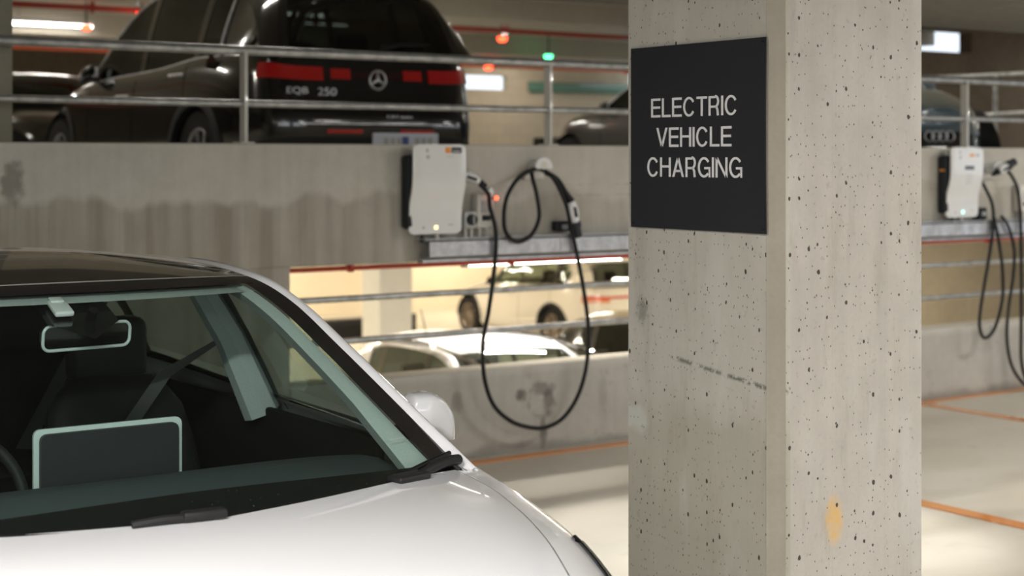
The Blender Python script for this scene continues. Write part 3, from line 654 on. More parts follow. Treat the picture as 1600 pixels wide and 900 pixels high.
# ------------------------------------------------------------------ cars
def pos_from(tab, x): return ip(tab, x)
class Car:
    def __init__(s, P, name, label, loc, rotz):
        s.P = P; s.root = thing(name, label, 'car', loc, rotz)
        s.outline()
    def outline(s):
        P = s.P; W2 = P['W']/2; xf, xr, xm = P['xf'], P['xr'], P.get('xm', -1.3)
        pts = []; N = 260
        def add(a, n, m, sgn):
            L = []
            for k in range(N+1):
                t = PI/2*k/N
                L.append((xm+sgn*a*abs(math.cos(t))**(2/n), W2*abs(math.sin(t))**(2/m)))
            return L
        f = add(xf-xm, P['nf'], P['mf'], 1); r = add(xm-xr, P['nr'], P['mr'], -1)[::-1]
        raw = [Vector(p) for p in f+r[1:]]
        # resample evenly then add points around the wheel arches
        d = [0]
        for a, b in zip(raw, raw[1:]): d.append(d[-1]+(b-a).length)
        s.len = d[-1]; s.raw = raw; s.d = d
        us = set(); n = P.get('n', 120)
        for k in range(n+1): us.add(round(k/n, 6))
        for k in range(1, 12): us.add(round(.25*(k/12)**1/12, 6)); us.add(round(1-.25*(k/12)/12, 6))
        s.archs = P['arch']
        for xc, R, zc in s.archs:
            for k in range(0, 25):
                us.add(round(s.U(xc+R*math.cos(PI*k/24)), 6))
            us.add(round(s.U(xc+R+.002), 6)); us.add(round(s.U(xc-R-.002), 6))
        s.us = sorted(us)
    def pt(s, u):
        L = u*s.len; lo, hi = 0, len(s.d)-1
        while hi-lo > 1:
            m = (lo+hi)//2
            if s.d[m] <= L: lo = m
            else: hi = m
        t = (L-s.d[lo])/max(1e-9, s.d[hi]-s.d[lo]); return s.raw[lo].lerp(s.raw[hi], min(1, max(0, t)))
    def nrm(s, u):
        a = s.pt(max(0, u-.006)); b = s.pt(min(1, u+.006)); t = (b-a)
        if u < .006: t.y = max(t.y, 1e-6); t.x *= u/.006
        if u > .994: t.x *= (1-u)/.006
        t.normalize(); return Vector((t.y, -t.x))
    def U(s, x):
        lo, hi = 0, 1
        for _ in range(40):
            m = (lo+hi)/2
            if s.pt(m).x > x: lo = m
            else: hi = m
        return (lo+hi)/2
    def zb(s, p, u):
        z = ip(s.P['z0'], p.x)
        for xc, R, zc in s.archs:
            if abs(p.x-xc) <= R: z = max(z, zc+math.sqrt(max(0, R*R-(p.x-xc)**2)))
        return z
    def S(s, u, w, off=0):
        p = s.pt(u); n = s.nrm(u); zt = ip(s.P['zt'], p.x); z0 = ip(s.P['z0'], p.x)
        def wall(w):
            b = s.zb(p, u); z = b+(zt-b)*w; v = (z-z0)/max(.01, zt-z0)
            k = abs(n.x); rake = s.P['rakef'] if n.x > 0 else s.P['raker']
            i = ip(s.P['inset'], v)*(1-k*k)+ip(rake, v)*k*k
            q = p-n*i; q.y = max(q.y, 0)
            return Vector((q.x, q.y, z))
        if w <= 1: r = wall(w); nn = Vector((n.x, n.y, 0))
        else:
            T = wall(1); q = 1-(w-1); zc = ip(s.P['zc'], T.x)
            r = Vector((T.x, T.y*q, zt+(zc-zt)*(1-abs(q)**s.P['pw']))); nn = Vector((0, 0, 1))
        if off: r += nn*off
        return r
    def body(s, m):
        mb = MB(); P = s.P; ws = [k/18 for k in range(19)]
        ws = sorted(set(ws+[.96, .98, .99]))
        def both(rows):
            mb.grid(rows); mb.grid([[(p[0], -p[1], p[2]) for p in r] for r in rows])
        both([[s.S(u, w) for w in ws] for u in s.us])
        us0 = s.U(P['hood_front']); ua = s.U(P['hood_rear'][-1][1]); ub = s.U(P['deck_x'])
        s.us0, s.ua, s.ub = us0, ua, ub
        def seq(a, b): return [a]+[u for u in s.us if a+1e-5 < u < b-1e-5]+[b]
        def top(a, b, qin, K=10):
            rows = []
            for u in seq(a, b):
                T = s.S(u, 1); q0 = qin(T) if T.y > 1e-4 else 0
                rows.append([s.S(u, 1+(1-lerp(1, q0, k/K))) for k in range(K+1)])
            both(rows)
        top(0, us0, lambda T: 0, 16)
        top(us0, ua, lambda T: min(.99, (ip(P['yh'], T.x)+.004)/T.y), 12)
        top(ua, ub, lambda T: max(.0, 1-.055/T.y) , 4)
        top(ub, 1, lambda T: 0, 12)
        b = mb.build('body', m, s.root, smooth=32); s.bodyo = b
        # hood
        rows = []; NF = 24; NU = 40
        for i in range(NU+1):
            row = []
            for j in range(-NF, NF+1):
                f = j/NF; xr_ = ip(P['hood_rear'], abs(f)); u = lerp(us0, s.U(xr_), i/NU); T = s.S(u, 1)
                q = abs(f)*min(.985, ip(P['yh'], T.x)/T.y); p = s.S(u, 1+(1-q)); row.append((p.x, p.y*(1 if f >= 0 else -1), p.z+.001))
            rows.append(row)
        # turned-down rear lip
        rows.append([(x-.004, y, z-.012) for x, y, z in rows[-1]])
        MB().grid(rows).build('hood', m, s.root, smooth=40)
        # underbody closing the shell
        mb = MB(); W2 = P['W']/2-.12
        f, r_ = P['arch'][0], P['arch'][1]
        mb.box(P['xr']+.25, P['xf']-.25, -W2+.18, W2-.18, .22, .62); mb.box(r_[0]+.42, f[0]-.42, -W2, W2, .2, .6)
        mb.build('underbody', M['inner'], s.root, smooth=0)
        for xc, R, zc in P['arch']:
            for sy in (1, -1):
                a = MB(); y1 = P['W']/2-.05; y0 = y1-.25
                a.grid([[(xc+(R+.01)*math.cos(t), sy*y, zc+(R+.01)*math.sin(t)) for y in (y0, y1)] for t in [PI*k/16 for k in range(17)]])
                a.build('wheel_liner', M['inner'], s.root)
    def rows(s, key, n=6):
        R = s.P['rows']; idx = {'K0': (0, 1, 2), 'KC': (3, None, 4), 'K2': (5, 6, 7)}[key]
        pts = [Vector((r[idx[0]], r[idx[1]] if idx[1] is not None else 0, r[idx[2]])) for r in R]
        return spline(pts, n)
    def green(s, m, roofm, shield, rearm, side, n=6, frit=.93, frm=None):
        P = s.P; K0, KC, K2 = s.rows('K0', n), s.rows('KC', n), s.rows('K2', n)
        a, b = P['seg'][0]*n, P['seg'][1]*n; E = len(K0)-1; pw = P.get('gpw', 2.2)
        s.K0, s.KC, s.K2 = K0, KC, K2
        def sp(i, q, off=0):
            e, c = K0[i], KC[i]; k = 1-abs(q)**pw
            return (lerp(e.x, c.x, k), e.y*q, lerp(e.z, c.z, k)+off)
        s.sp = sp
        frm = frm or M['frit']
        def patch(i0, i1, q0, q1, nm, mm, off=0, nq=18, mirror=False):
            mb = MB(); g_ = [[sp(i, lerp(q0, q1, k/nq), off) for k in range(nq+1)] for i in range(i0, i1+1)]
            if mirror: MB().grid([[(p[0], -p[1], p[2]) for p in r] for r in g_]).build(nm, mm, s.root, smooth=50)
            mb.grid(g_)
            return mb.build(nm, mm, s.root, smooth=50)
        s.patch = patch
        g = patch(0, a, -frit, frit, 'windshield', shield)
        patch(0, a, frit, 1, 'windshield_border', frm, .0005, 3, True)
        patch(a, b, -1, 1, 'roof', roofm, nq=30)
        patch(b, E, -frit+.03, frit-.03, 'rear_window', rearm)
        patch(b, E, frit-.03, 1, 'rear_window_border', frm, .0005, 3, True)
        # cant rail (body colour) between glass edge and side windows
        for sy in (1, -1):
            mb = MB(); rows = []
            for p, q in zip(K0, K2):
                mid = (p+q)/2+Vector((0, .006, .012)); rows.append([(p.x, sy*p.y, p.z-.001), (lerp(p.x, mid.x, .5), sy*lerp(p.y, mid.y, .5), lerp(p.z, mid.z, .62)), (mid.x, sy*mid.y, mid.z), (lerp(mid.x, q.x, .5), sy*(lerp(mid.y, q.y, .5)+.004), lerp(mid.z, q.z, .4)), (q.x, sy*q.y, q.z), (q.x, sy*(q.y-.03), q.z-.012)])
            mb.grid(rows); mb.build('roof_rail', m, s.root, smooth=60)
        # side surface from belt to K2
        def belt(x):
            u = s.U(x); T = s.S(u, 1); return Vector((x, T.y-.02, T.z-.002))
        s.belt = belt
        xs0, xs1 = K2[0].x, K2[-1].x
        def K2at(x):
            for p, q in zip(K2, K2[1:]):
                if (p.x-x)*(q.x-x) <= 0 and abs(p.x-q.x) > 1e-6: return p.lerp(q, (x-p.x)/(q.x-p.x))
            return K2[0] if x > K2[0].x else K2[-1]
        s.K2at = K2at
        def sidegrid(x0, x1, nm, mm, off=0, l0=0, l1=1, slant0=0, slant1=0, nx=None):
            nx = nx or max(2, int(abs(x1-x0)/.06))
            for sy in (1, -1):
                g_ = []; mb = MB()
                for i in range(nx+1):
                    t = i/nx; xb = lerp(x0, x1, t); xt = lerp(x0+slant0, x1+slant1, t)
                    B = belt(xb); T = K2at(xt); B = Vector((B.x, B.y, B.z)); T = Vector((T.x, T.y, T.z))
                    row = []
                    for k in range(5):
                        l = lerp(l0, l1, k/4); p = B.lerp(T, l); bulge = .012*math.sin(PI*l)
                        row.append((p.x, sy*(p.y+bulge+off), p.z))
                    g_.append(row)
                o_ = mb.grid(g_).build(nm, mm, s.root, smooth=50)
            return o_
        s.sidegrid = sidegrid
        prev = xs0
        for (x0, x1) in P['windows']:
            sidegrid(x0, x1, 'side_window', side)
        for (x0, x1, sl) in P['pillars']:
            sidegrid(x0, x1, 'pillar', M['gloss_black'], .004, 0, 1, sl, sl)
        if P.get('quarter'): sidegrid(P['quarter'], xs1, 'quarter_panel', m, .002)
    def strip(s, pts, r, nm, m, n=8):
        MB().tube([(p[0], -p[1], p[2]) for p in pts], r, n).build(nm, m, s.root); return MB().tube(pts, r, n).build(nm, m, s.root)
    def beltline(s, x0, x1, m, r=.008, nm='belt_trim'):
        pts = []
        for k in range(21):
            B = s.belt(lerp(x0, x1, k/20)); pts.append((B.x, B.y+.008, B.z+.006))
        s.strip(pts, r, nm, m)
    def windowline(s, x0, x1, m, r=.008, nm='window_trim'):
        pts = []
        for k in range(31):
            T = s.K2at(lerp(x0, x1, k/30)); pts.append((T.x, T.y+.006, T.z-.01))
        s.strip(pts, r, nm, m)
    def surf(s, u0, u1, w0, w1, nm, m, off=.004, nu=14, nw=6, mirror=True, parent=None):
        mb = MB(); f = (lambda a: a if callable(a) else (lambda t: a)); W0, W1 = f(w0), f(w1)
        for sy in ((1, -1) if mirror is True else (mirror,)):
            mb = MB()
            def pt(t, q, o):
                p = s.S(lerp(u0, u1, t), lerp(W0(t), W1(t), q), o); return (p.x, sy*p.y, p.z)
            A = [[pt(i/nu, j/nw, off) for j in range(nw+1)] for i in range(nu+1)]
            B = [[pt(i/nu, j/nw, -.004) for j in range(nw+1)] for i in range(nu+1)]
            mb.grid(A)
            for x, y in ((A[0], B[0]), (A[-1], B[-1]), ([r[0] for r in A], [r[0] for r in B]), ([r[-1] for r in A], [r[-1] for r in B])): mb.grid([x, y])
            o_ = mb.build(nm, m, parent or s.root, smooth=45)
        return o_
    def band(s, x0, x1, w0, w1, nm, m, off=.004, **k):
        return s.surf(s.U(x0), s.U(x1), w0, w1, nm, m, off, **k)
    def seam(s, x, w0=.02, w1=1):
        u = s.U(x)
        for sy in (1, -1):
            L = []; mb = MB()
            for k in range(15):
                p = s.S(u, lerp(w0, w1, k/14), .0015); L.append(p)
            mb.grid([[(p.x-.004, sy*p.y, p.z) for p in L], [(p.x+.004, sy*p.y, p.z) for p in L]]); mb.build('door_seam', M['inner'], s.root, smooth=0)
    def handle(s, x, w, m, L=.20):
        u = s.U(x)
        for sy in (1, -1):
            p = s.S(u, w); mb = MB(); mb.tube([(p.x+L/2, sy*(p.y+.0), p.z), (p.x+L/2-.02, sy*(p.y+.028), p.z), (p.x-L/2+.02, sy*(p.y+.028), p.z), (p.x-L/2, sy*(p.y), p.z)], .011, 8).build('door_handle', m, s.root)
    def mirror(s, x, m, z=None, sc=1.0, glassm=None):
        for sy in (1, -1):
            B = s.belt(x); z_ = z if z else B.z+.09
            mb = MB(); rows = []
            # shell: rounded, deeper in front, grows outward from the door
            y0 = B.y+.02; Lm = .168*sc; dz = z_-1.0
            for k in range(15):
                t = k/14; y = y0+Lm*t
                tp_ = ip([(0, 1.040), (.08, 1.052), (.35, 1.055), (.6, 1.042), (.82, 1.005), (.95, .965), (1, .925)], t)+dz; bt_ = ip([(0, .958), (.5, .938), (.9, .900), (1, .905)], t)+dz; hh = (tp_-bt_)/2; dd = .058*sc*ip([(0, .75), (.3, 1), (.8, .85), (1, .35)], t)
                zc = (tp_+bt_)/2
                row = []
                for j in range(16):
                    a = 2*PI*j/16; ca, sa = math.cos(a), math.sin(a)
                    xx = dd*(1.25 if ca > 0 else .45)*math.copysign(abs(ca)**.75, ca); zz = hh*math.copysign(abs(sa)**.5, sa)
                    row.append((x+xx-.02*t, sy*y, zc+zz))
                rows.append(row)
            mb.grid(rows, closev=True); nb = len(mb.v)
            mb.f.append(tuple(range(16))); mb.f.append(tuple(range(nb-16, nb)))
            o = mb.build('door_mirror', m, s.root, smooth=60)
            MB().box(x-.030, x-.022, min(sy*(y0+.015), sy*(y0+Lm-.05)), max(sy*(y0+.015), sy*(y0+Lm-.05)), z_-.045, z_+.035, .003).build('mirror_glass', M['chrome'], o)
            MB().tube([(x+.01, sy*(B.y-.01), B.z+.01), (x+.01, sy*(y0+.03), z_-.05*sc), (x+.0, sy*(y0+Lm*.85), z_-.082*sc)], [.03, .022, .014], 10).build('mirror_foot', M['trim'], o)
    def wheels(s, R=.35, m='rim', W_=.235, spokes=10):
        first = None
        for (xc, Ra, zc) in s.archs:
            for sy in (1, -1):
                yo = s.P['W']/2-.035; o = bpy.data.objects.new('wheel', None) if False else None
                mb = MB(); pr = [(R*.66, 0), (R*.68, -.004), (R*.95, .002), (R*.99, -.018), (R, -.05), (R, -W_+.05), (R*.96, -W_), (R*.66, -W_)]
                mb.lathe([(r, h) for r, h in pr], 'y', 40, (xc, 0, R))
                if sy > 0: mb.v = [(x, y+yo, z) for x, y, z in mb.v]
                else: mb.v = [(x, -y-yo, z) for x, y, z in mb.v]
                t = mb.build('wheel', M['tyre'], s.root)
                rb = MB(); rb.lathe([(R*.665, -W_*.8), (R*.63, -.03), (R*.67, -.008), (R*.64, -.004), (R*.60, -.02), (R*.60, -W_*.7)], 'y', 40, (xc, 0, R))
                rb.lathe([(0, -.02), (.035, -.018), (.06, -.03), (.065, -.07)], 'y', 20, (xc, 0, R))
                for k in range(spokes):
                    a = 2*PI*k/spokes
                    for wd in (-.018, .018):
                        c0, s0 = math.cos(a+wd*3), math.sin(a+wd*3); c1, s1 = math.cos(a+wd*1.5), math.sin(a+wd*1.5)
                        rb.tube([(xc+.05*c0, -.035, R+.05*s0), (xc+R*.62*c1, -.022, R+R*.62*s1)], [.012, .009], 6)
                rb.v = [(x, (y+yo) if sy > 0 else (-y-yo), z) for x, y, z in rb.v]
                rb.build('rim', M[m], t)
                db = MB().lathe([(0, -.10), (R*.5, -.10), (R*.5, -.13)], 'y', 30, (xc, 0, R)); db.v = [(x, (y+yo) if sy > 0 else (-y-yo), z) for x, y, z in db.v]
                db.build('brake_disc', M['trim'], t)
    def arch_trim(s, m, wd=.05):
        for xc, R, zc in s.archs:
            for sy in (1, -1):
                rows = []; mb = MB()
                for k in range(29):
                    a = PI*k/28-.05+(.1*k/28); row = []
                    for r_, o_ in ((R-.012, -.03), (R-.012, .012), (R+wd*.5, .016), (R+wd, .008), (R+wd, -.02)):
                        x = xc+r_*math.cos(a); z = max(ip(s.P['z0'], x), zc+r_*math.sin(a)); u = s.U(x); p = s.pt(u); b = s.zb(p, u); zt = ip(s.P['zt'], p.x)
                        w_ = max(0, min(1, (z-b)/(zt-b))); q = s.S(u, w_); row.append((x, sy*(q.y+o_), z))
                    rows.append(row)
                mb.grid(rows).build('wheel_arch_trim', m, s.root, smooth=50)
    def seats(s, x, zs=.28, m='seat', rear=True, spread=.37, zt=None):
        zt = zt or ip(s.P['zt'], x)
        def seat(xc, yc, w_, hr=True):
            mb = MB(); rows = []
            # backrest: swept rounded sections
            for k in range(15):
                t = k/14; z = lerp(zs+.12, zt+.10, t); xx = xc-.24*t; ww = w_*ip([(0, .92), (.5, 1), (.85, .88), (1, .55)], t); dp = ip([(0, .11), (.5, .085), (.9, .06), (1, .03)], t)
                row = []
                for j in range(20):
                    a = 2*PI*j/20; ca, sa = math.cos(a), math.sin(a)
                    row.append((xx+dp*math.copysign(abs(ca)**.7, ca)*(1-.25*(1-abs(sa)) if ca > 0 else 1), yc+ww/2*math.copysign(abs(sa)**.6, sa), z))
                rows.append(row)
            mb.grid(rows, closev=True); mb.f.append(tuple(range(len(mb.v)-20, len(mb.v))))
            mb.box(xc-.05, xc+.50, yc-w_/2, yc+w_/2, zs, zs+.18, .05)
            o = mb.build('seat', M[m], s.root, smooth=60)
            if hr: MB().box(xc-.33, xc-.235, yc-.13, yc+.13, zt+.075, zt+.285, .04).build('headrest', M[m], o)
        seat(x, spread, .50); seat(x, -spread, .50)
        if rear: seat(x-.85, .36, .62); seat(x-.85, -.36, .62)
    def cabin(s, x0, x1, z=None):
        z0 = ip(s.P['zt'], (x0+x1)/2); W = s.P['W']/2-.14
        MB().box(x1, x0, -W, W, .25, .30).build('cabin_floor', M['inner'], s.root, smooth=0)
        for sy in (1, -1): MB().box(x1, x0, min(sy*W, sy*(W+.03)), max(sy*W, sy*(W+.03)), .25, z0-.03, .01).build('door_card', M['inner'], s.root)

INS = [(0, .075), (.10, .03), (.25, .008), (.45, 0), (.62, .006), (.72, .012), (.85, .024), (.94, .042), (1, .075)]
# ---- white electric hatchback-saloon in the foreground
T = dict(W=1.85, xf=.84, xr=-3.85, xm=-1.6, nf=3.6, mf=2.7, nr=3.6, mr=3.0, n=150,
    z0=[(-3.85, .32), (-3.4, .22), (-2.4, .19), (-.5, .19), (.5, .19), (.84, .24)],
    zt=[(-3.85, .90), (-3.5, .985), (-3, .985), (-2, .955), (-1, .935), (-.6, .922), (-.35, .893), (-.1, .862), (.1, .832), (.3, .785), (.5, .725), (.7, .66), (.84, .60)],
    zc=[(-3.85, 1.03), (-3.5, 1.09), (-3.2, 1.10), (-.6, .94), (-.2, .925), (-.09, .918), (.138, .893), (.377, .852), (.6, .785), (.74, .71), (.84, .62)],
    inset=[(0, .075), (.10, .03), (.25, .008), (.45, 0), (.62, .002), (.74, .006), (.85, .014), (.93, .028), (1, .062)],
    rakef=[(0, .06), (.2, .01), (.4, 0), (.7, .03), (1, .13)], raker=[(0, .08), (.3, 0), (.6, .02), (.9, .06), (1, .09)],
    pw=6.5, arch=[(0, .365, .335), (-2.875, .365, .335)],
    hood_front=.70, hood_rear=[(0, -.215), (.35, -.262), (.75, -.345), (1, -.415)], deck_x=-3.3,
    yh=[(-.9, .742), (-.40, .742), (-.27, .735), (-.094, .692), (.138, .619), (.377, .524), (.55, .47), (.75, .43)],
    rows=[(-.44, .790, .900, -.20, .885, -.43, .820, .906),
          (-.68, .722, 1.060, -.50, 1.045, -.69, .757, 1.060),
          (-.90, .668, 1.195, -.78, 1.190, -.91, .705, 1.190),
          (-1.10, .620, 1.310, -1.03, 1.297, -1.12, .655, 1.306),
          (-1.30, .577, 1.372, -1.27, 1.378, -1.31, .612, 1.370),
          (-1.75, .575, 1.396, -1.74, 1.440, -1.75, .605, 1.388),
          (-2.30, .53, 1.372, -2.3, 1.425, -2.30, .592, 1.365),
          (-2.85, .515, 1.268, -2.9, 1.315, -2.87, .585, 1.262),
          (-3.30, .52, 1.10, -3.42, 1.118, -3.36, .66, 1.03)],
    seg=(4, 6), windows=[(-.48, -3.2)], pillars=[(-1.62, -1.72, -.02), (-2.62, -2.70, .10)], quarter=-3.0)
t = Car(T, 'electric_car', 'white electric car with black glass roof parked nose towards the viewer at left', (1.49, 3.04, 0), -PI/2)
t.body(M['pearl'])
t.green(M['pearl'], M['roofglass'], M['glass'], M['tint'], M['sideglass'], n=8, frit=.90)
R_ = t.root
# cowl: black tray under the trailing hood edge, and opaque black band along the foot of the glass
rows = []
for i in range(6):
    row = []
    for j in range(-20, 21):
        f = j/20; xr_ = ip(T['hood_rear'], abs(f)); x = xr_+.05-.10*i/5*1.0-.05*(i == 5); z = ip(T['zc'], xr_)-.030-.004*i; row.append((x, .80*f, z-.006*abs(f)**3))
    rows.append(row)
MB().grid(rows).build('cowl', M['cowl'], R_)
def shield_pt(v, q, off=.0):                                 # v: 0 foot, 1 header ; on the windshield surface
    i = v*(T['seg'][0]*8); i0 = int(min(i, T['seg'][0]*8-1)); f = i-i0
    a = Vector(t.sp(i0, q)); b = Vector(t.sp(i0+1, q)); return a.lerp(b, f)+Vector((.42*off, 0, .9*off))
def shield_patch(v0, v1, q0, q1, nm, m, off, nq=30, nv=8, parent=None):
    V0 = v0 if callable(v0) else (lambda q: v0); V1 = v1 if callable(v1) else (lambda q: v1)
    mb = MB(); mb.grid([[shield_pt(lerp(V0(lerp(q0, q1, k/nq)), V1(lerp(q0, q1, k/nq)), i/nv), lerp(q0, q1, k/nq), off) for k in range(nq+1)] for i in range(nv+1)])
    return mb.build(nm, m, parent or R_, smooth=60)
shield_patch(0, lambda q: .140-.075*q*q, -.95, .95, 'windshield_foot_band', M['frit'], -.004)
shield_patch(.925, 1.0, -.95, .95, 'windshield_head_band', M['frit'], .0012)
shield_patch(.995, 1.004, -.99, .99, 'header_seam', M['grey_plastic'], .0022, nv=1)
shield_patch(lambda q: .70+.6*abs(q), .93, -.16, .16, 'camera_housing_patch', M['frit'], -.030)
# interior
t.seats(-1.62, .26, rear=True, zt=.93)
t.cabin(-.9, -3.1)
dk = MB(); rows = []
for j in range(-20, 21):
    f = j/20; y = .70*f; e = abs(f)**4
    rows.append([(-.40-.1*f*f, y, .875-.02*e), (-.55-.08*f*f, y, .915-.02*e), (-.68-.06*f*f, y, .927-.02*e), (-.80-.04*f*f, y, .920-.02*e), (-.86, y, .89), (-.86, y, .80), (-.80, y, .62)])
dk.grid(rows).build('dashboard', M['dash'], R_, smooth=60)
# centre screen seen from behind (tilted a little)
sc = thing('screen_holder', '', ''); bpy.data.objects.remove(sc)
SW, SHh = .192, .075
def scr(x0, x1, hw, z0, z1, nm, m, par): return MB().prism(rrect(-hw, hw, z0, z1, .018), 'x', x0, x1).build(nm, m, par)
s0 = scr(-.905, -.895, SW+.004, .875, 1.046, 'touch_screen', M['screenrim'], R_)
scr(-.896, -.880, SW-.010, .875, 1.034, 'screen_back', M['screenback'], s0)
MB().box(-.92, -.86, -.05, .05, .82, .90, .01).build('screen_mount', M['screenback'], s0)
# steering wheel on the right-hand side of the car
st = MB(); ring = [(0, .185*math.cos(2*PI*k/36), .185*math.sin(2*PI*k/36)) for k in range(37)]
st.tube(ring, .015, 10, cap=False); st.box(-.02, .02, -.06, .06, -.05, .05, .015); st.box(-.012, .012, -.17, .17, -.018, .018, .008); st.box(-.012, .012, -.02, .02, -.17, 0, .008)
o = st.build('steering_wheel', M['seat'], R_); o.location = (-1.0, -.37, .86); o.rotation_euler = (0, math.radians(-22), 0)
# pale A-pillar trim, headliner edge, B-pillars and belts
for sy in (1, -1):
    rows = []; mb = MB()
    for i in range(0, T['seg'][0]*8+1):
        v = i/(T['seg'][0]*8); a = shield_pt(v, .905, -.010); b = shield_pt(v, .825+.03*v-.16*max(0, .30-v), -.020); rows.append([(a.x, sy*a.y, a.z), (b.x, sy*b.y, b.z), (b.x-.06, sy*(b.y+.02), b.z-.02)])
    mb.grid(rows).build('pillar_trim', M['lightrim'], R_, smooth=50)
mb = MB()
rows = []
for k in range(-16, 17):
    q = k/16*.93; a = shield_pt(.890, q, -.014); b = shield_pt(.95, q, -.016); rows.append([a, b, (b.x-.25, b.y, b.z-.01)])
mb.grid(rows).build('headliner_edge', M['lightrim'], R_)
for sy in (1, -1):
    rows = []; hl = MB()
    for i in range(T['seg'][0]*8, T['seg'][1]*8+1):
        a = t.sp(i, .80, -.03); b = t.sp(i, .99, -.05); k2 = t.K2[i]; rows.append([(a[0], sy*a[1], a[2]), (b[0], sy*b[1], b[2]), (k2.x, sy*(k2.y-.05), k2.z-.06)])
    hl.grid(rows).build('headliner', M['lightrim'], R_)
rc = MB(); rc.grid([[t.sp(i, k/10, -.045) for k in range(-8, 9)] for i in range(T['seg'][0]*8+2, T['seg'][1]*8+1)]); rc.build('roof_lining', M['inner'], R_)
for sy in (1, -1):
    MB().tube([(-1.66, sy*.80, .90), (-1.69, sy*.70, 1.15), (-1.72, sy*.60, 1.33)], [.06, .05, .045], 8).build('b_pillar_trim', M['lightrim'], R_)
    b_ = MB(); b_.grid([[(-1.68, sy*.71, 1.16), (-1.72, sy*.71, 1.16)], [(-1.74, sy*.52, 1.03), (-1.79, sy*.50, 1.04)], [(-1.62, sy*.22, .72), (-1.67, sy*.19, .72)], [(-1.55, sy*.15, .50), (-1.6, sy*.12, .5)]]); b_.build('seat_belt', M['seatgrey'], R_)
    b_ = MB(); b_.grid([[(-2.55, sy*.62, 1.20), (-2.60, sy*.62, 1.20)], [(-2.52, sy*.50, 1.02), (-2.57, sy*.47, 1.02)], [(-2.42, sy*.30, .72), (-2.47, sy*.26, .72)]]); b_.build('seat_belt', M['seatgrey'], R_)
# interior mirror + toll tag
im = MB().prism(rrect(-.125, .125, -.033, .033, .020), 'x', -.018, .0).build('interior_mirror', M['gloss_black'], R_); im.location = (-1.115, .02, 1.247); im.rotation_euler = (0, .12, .10)
rg = [( .002, y, z) for y, z in rrect(-.124, .124, -.033, .033, .020)]; rg.append(rg[0])
MB().tube(rg, .0045, 8, cap=False).build('mirror_rim', M['screenrim'], im)
MB().tube([(0, 0, .02), (.03, 0, .075)], .014, 8).build('mirror_stalk', M['gloss_black'], im)
tg = MB(); a = shield_pt(.87, -.10, -.004)
o = tag(MB().box(-.040, .040, -.026, .026, -.010, .006, .006).build('toll_tag', M['white_plastic']), 'small white toll tag stuck high inside the white car windscreen', 'toll tag')
c_ = shield_pt(.865, -.075, -.014); n_ = (shield_pt(.9, -.075)-shield_pt(.83, -.075)).normalized()
tilt = math.atan2(n_.z, -n_.x)
W_ = R_.matrix_world if False else Matrix.Translation(R_.location) @ Matrix.Rotation(-PI/2, 4, 'Z')
o.matrix_world = W_ @ Matrix.Translation(c_) @ Matrix.Rotation(tilt, 4, 'Y')
MB().box(-.048, -.02, -.020, .016, .004, .010, .003).build('clip', M['white_plastic'], o)
# wipers parked at the foot of the glass
def wiper(q0, q1, v0, v1, nm='wiper_arm', arm=.30):
    p = [shield_pt(lerp(v0, v1, k/10), lerp(q0, q1, k/10), .012) for k in range(11)]
    a = MB().tube(p, .007, 8).build('wiper_blade', M['rubber'], R_)
    k0 = int(10*(1-arm)); q = [shield_pt(lerp(v0, v1, k/10), lerp(q0, q1, k/10), .028+.008*math.sin(PI*(k-k0)/max(1, 10-k0))) for k in range(k0, 11)]
    MB().tube(q, [.010]*len(q), 8).build('wiper_arm', M['trim'], R_)
wiper(-.80, -.02, .060, .046)
pv = shield_pt(.048, -.05, .034)
kb = MB().box(-.018, .018, -.05, .05, -.008, .014, .007).build('wiper_pivot', M['trim'], R_); kb.location = pv; kb.rotation_euler = (0, 0, -.10)
p = [shield_pt(.045, .99, .02), shield_pt(.05, .90, .028), shield_pt(.045, .80, .030), shield_pt(.04, .72, .022)]
MB().tube(spline(p, 4), [.014]*8+[.011]*5, 10).build('wiper_arm', M['trim'], R_)
p = [shield_pt(.075, .985, .016), shield_pt(.075, .85, .016), shield_pt(.07, .72, .014)]
MB().tube(p, .007, 8).build('wiper_blade', M['rubber'], R_)
kb = MB().box(-.028, .026, -.055, .055, -.010, .010, .009).build('wiper_head', M['trim'], R_); kb.location = shield_pt(.05, .715, .022); kb.rotation_euler = (0, 0, .25)
# little corner print on the glass
lettering('e43 AS1 M00', .012, M['grey_plastic'], R_, shield_pt(.16, .84, .003), (0.5, 0, PI/2+.2), .05, .007, 'glass_marking', .0004)
t.mirror(-.865, M['pearl'], 1.0, 1.0)
t.wheels(.335, 'rim')
def hw(u0, u1): return None
t.band(.095, .60, lambda q: lerp(.965, .74, min(1, q*1.3)), lambda q: lerp(1.015, .965, q), 'headlight', M['lens'], .004, nu=22)
t.band(.100, .12, .96, 1.03, 'headlight_tip', M['gloss_black'], .005, nu=3)
def edge_strip(x0, x1, wfun, r, nm, m, o=.004):
    pts = [t.S(t.U(lerp(x0, x1, k/22)), wfun(k/22), o) for k in range(23)]; t.strip(pts, r, nm, m)
edge_strip(.095, .60, lambda q: lerp(1.015, .965, q), .006, 'headlight_rim', M['gloss_black'])
edge_strip(.095, .60, lambda q: lerp(.965, .74, min(1, q*1.3)), .006, 'headlight_rim', M['gloss_black'])
t.surf(.0, t.U(.55), .02, .22, 'lower_grille', M['trim'], .003)
t.band(-3.55, -3.8, .80, .98, 'tail_light', M['redlamp'], .004)
for x in (-.62, -1.66, -2.58): t.seam(x)
t.handle(-1.40, .86, M['pearl'], .16); t.handle(-2.42, .87, M['pearl'], .16)
t.beltline(-.62, -3.1, M['gloss_black'], .007); t.windowline(-.60, -3.1, M['gloss_black'], .006)

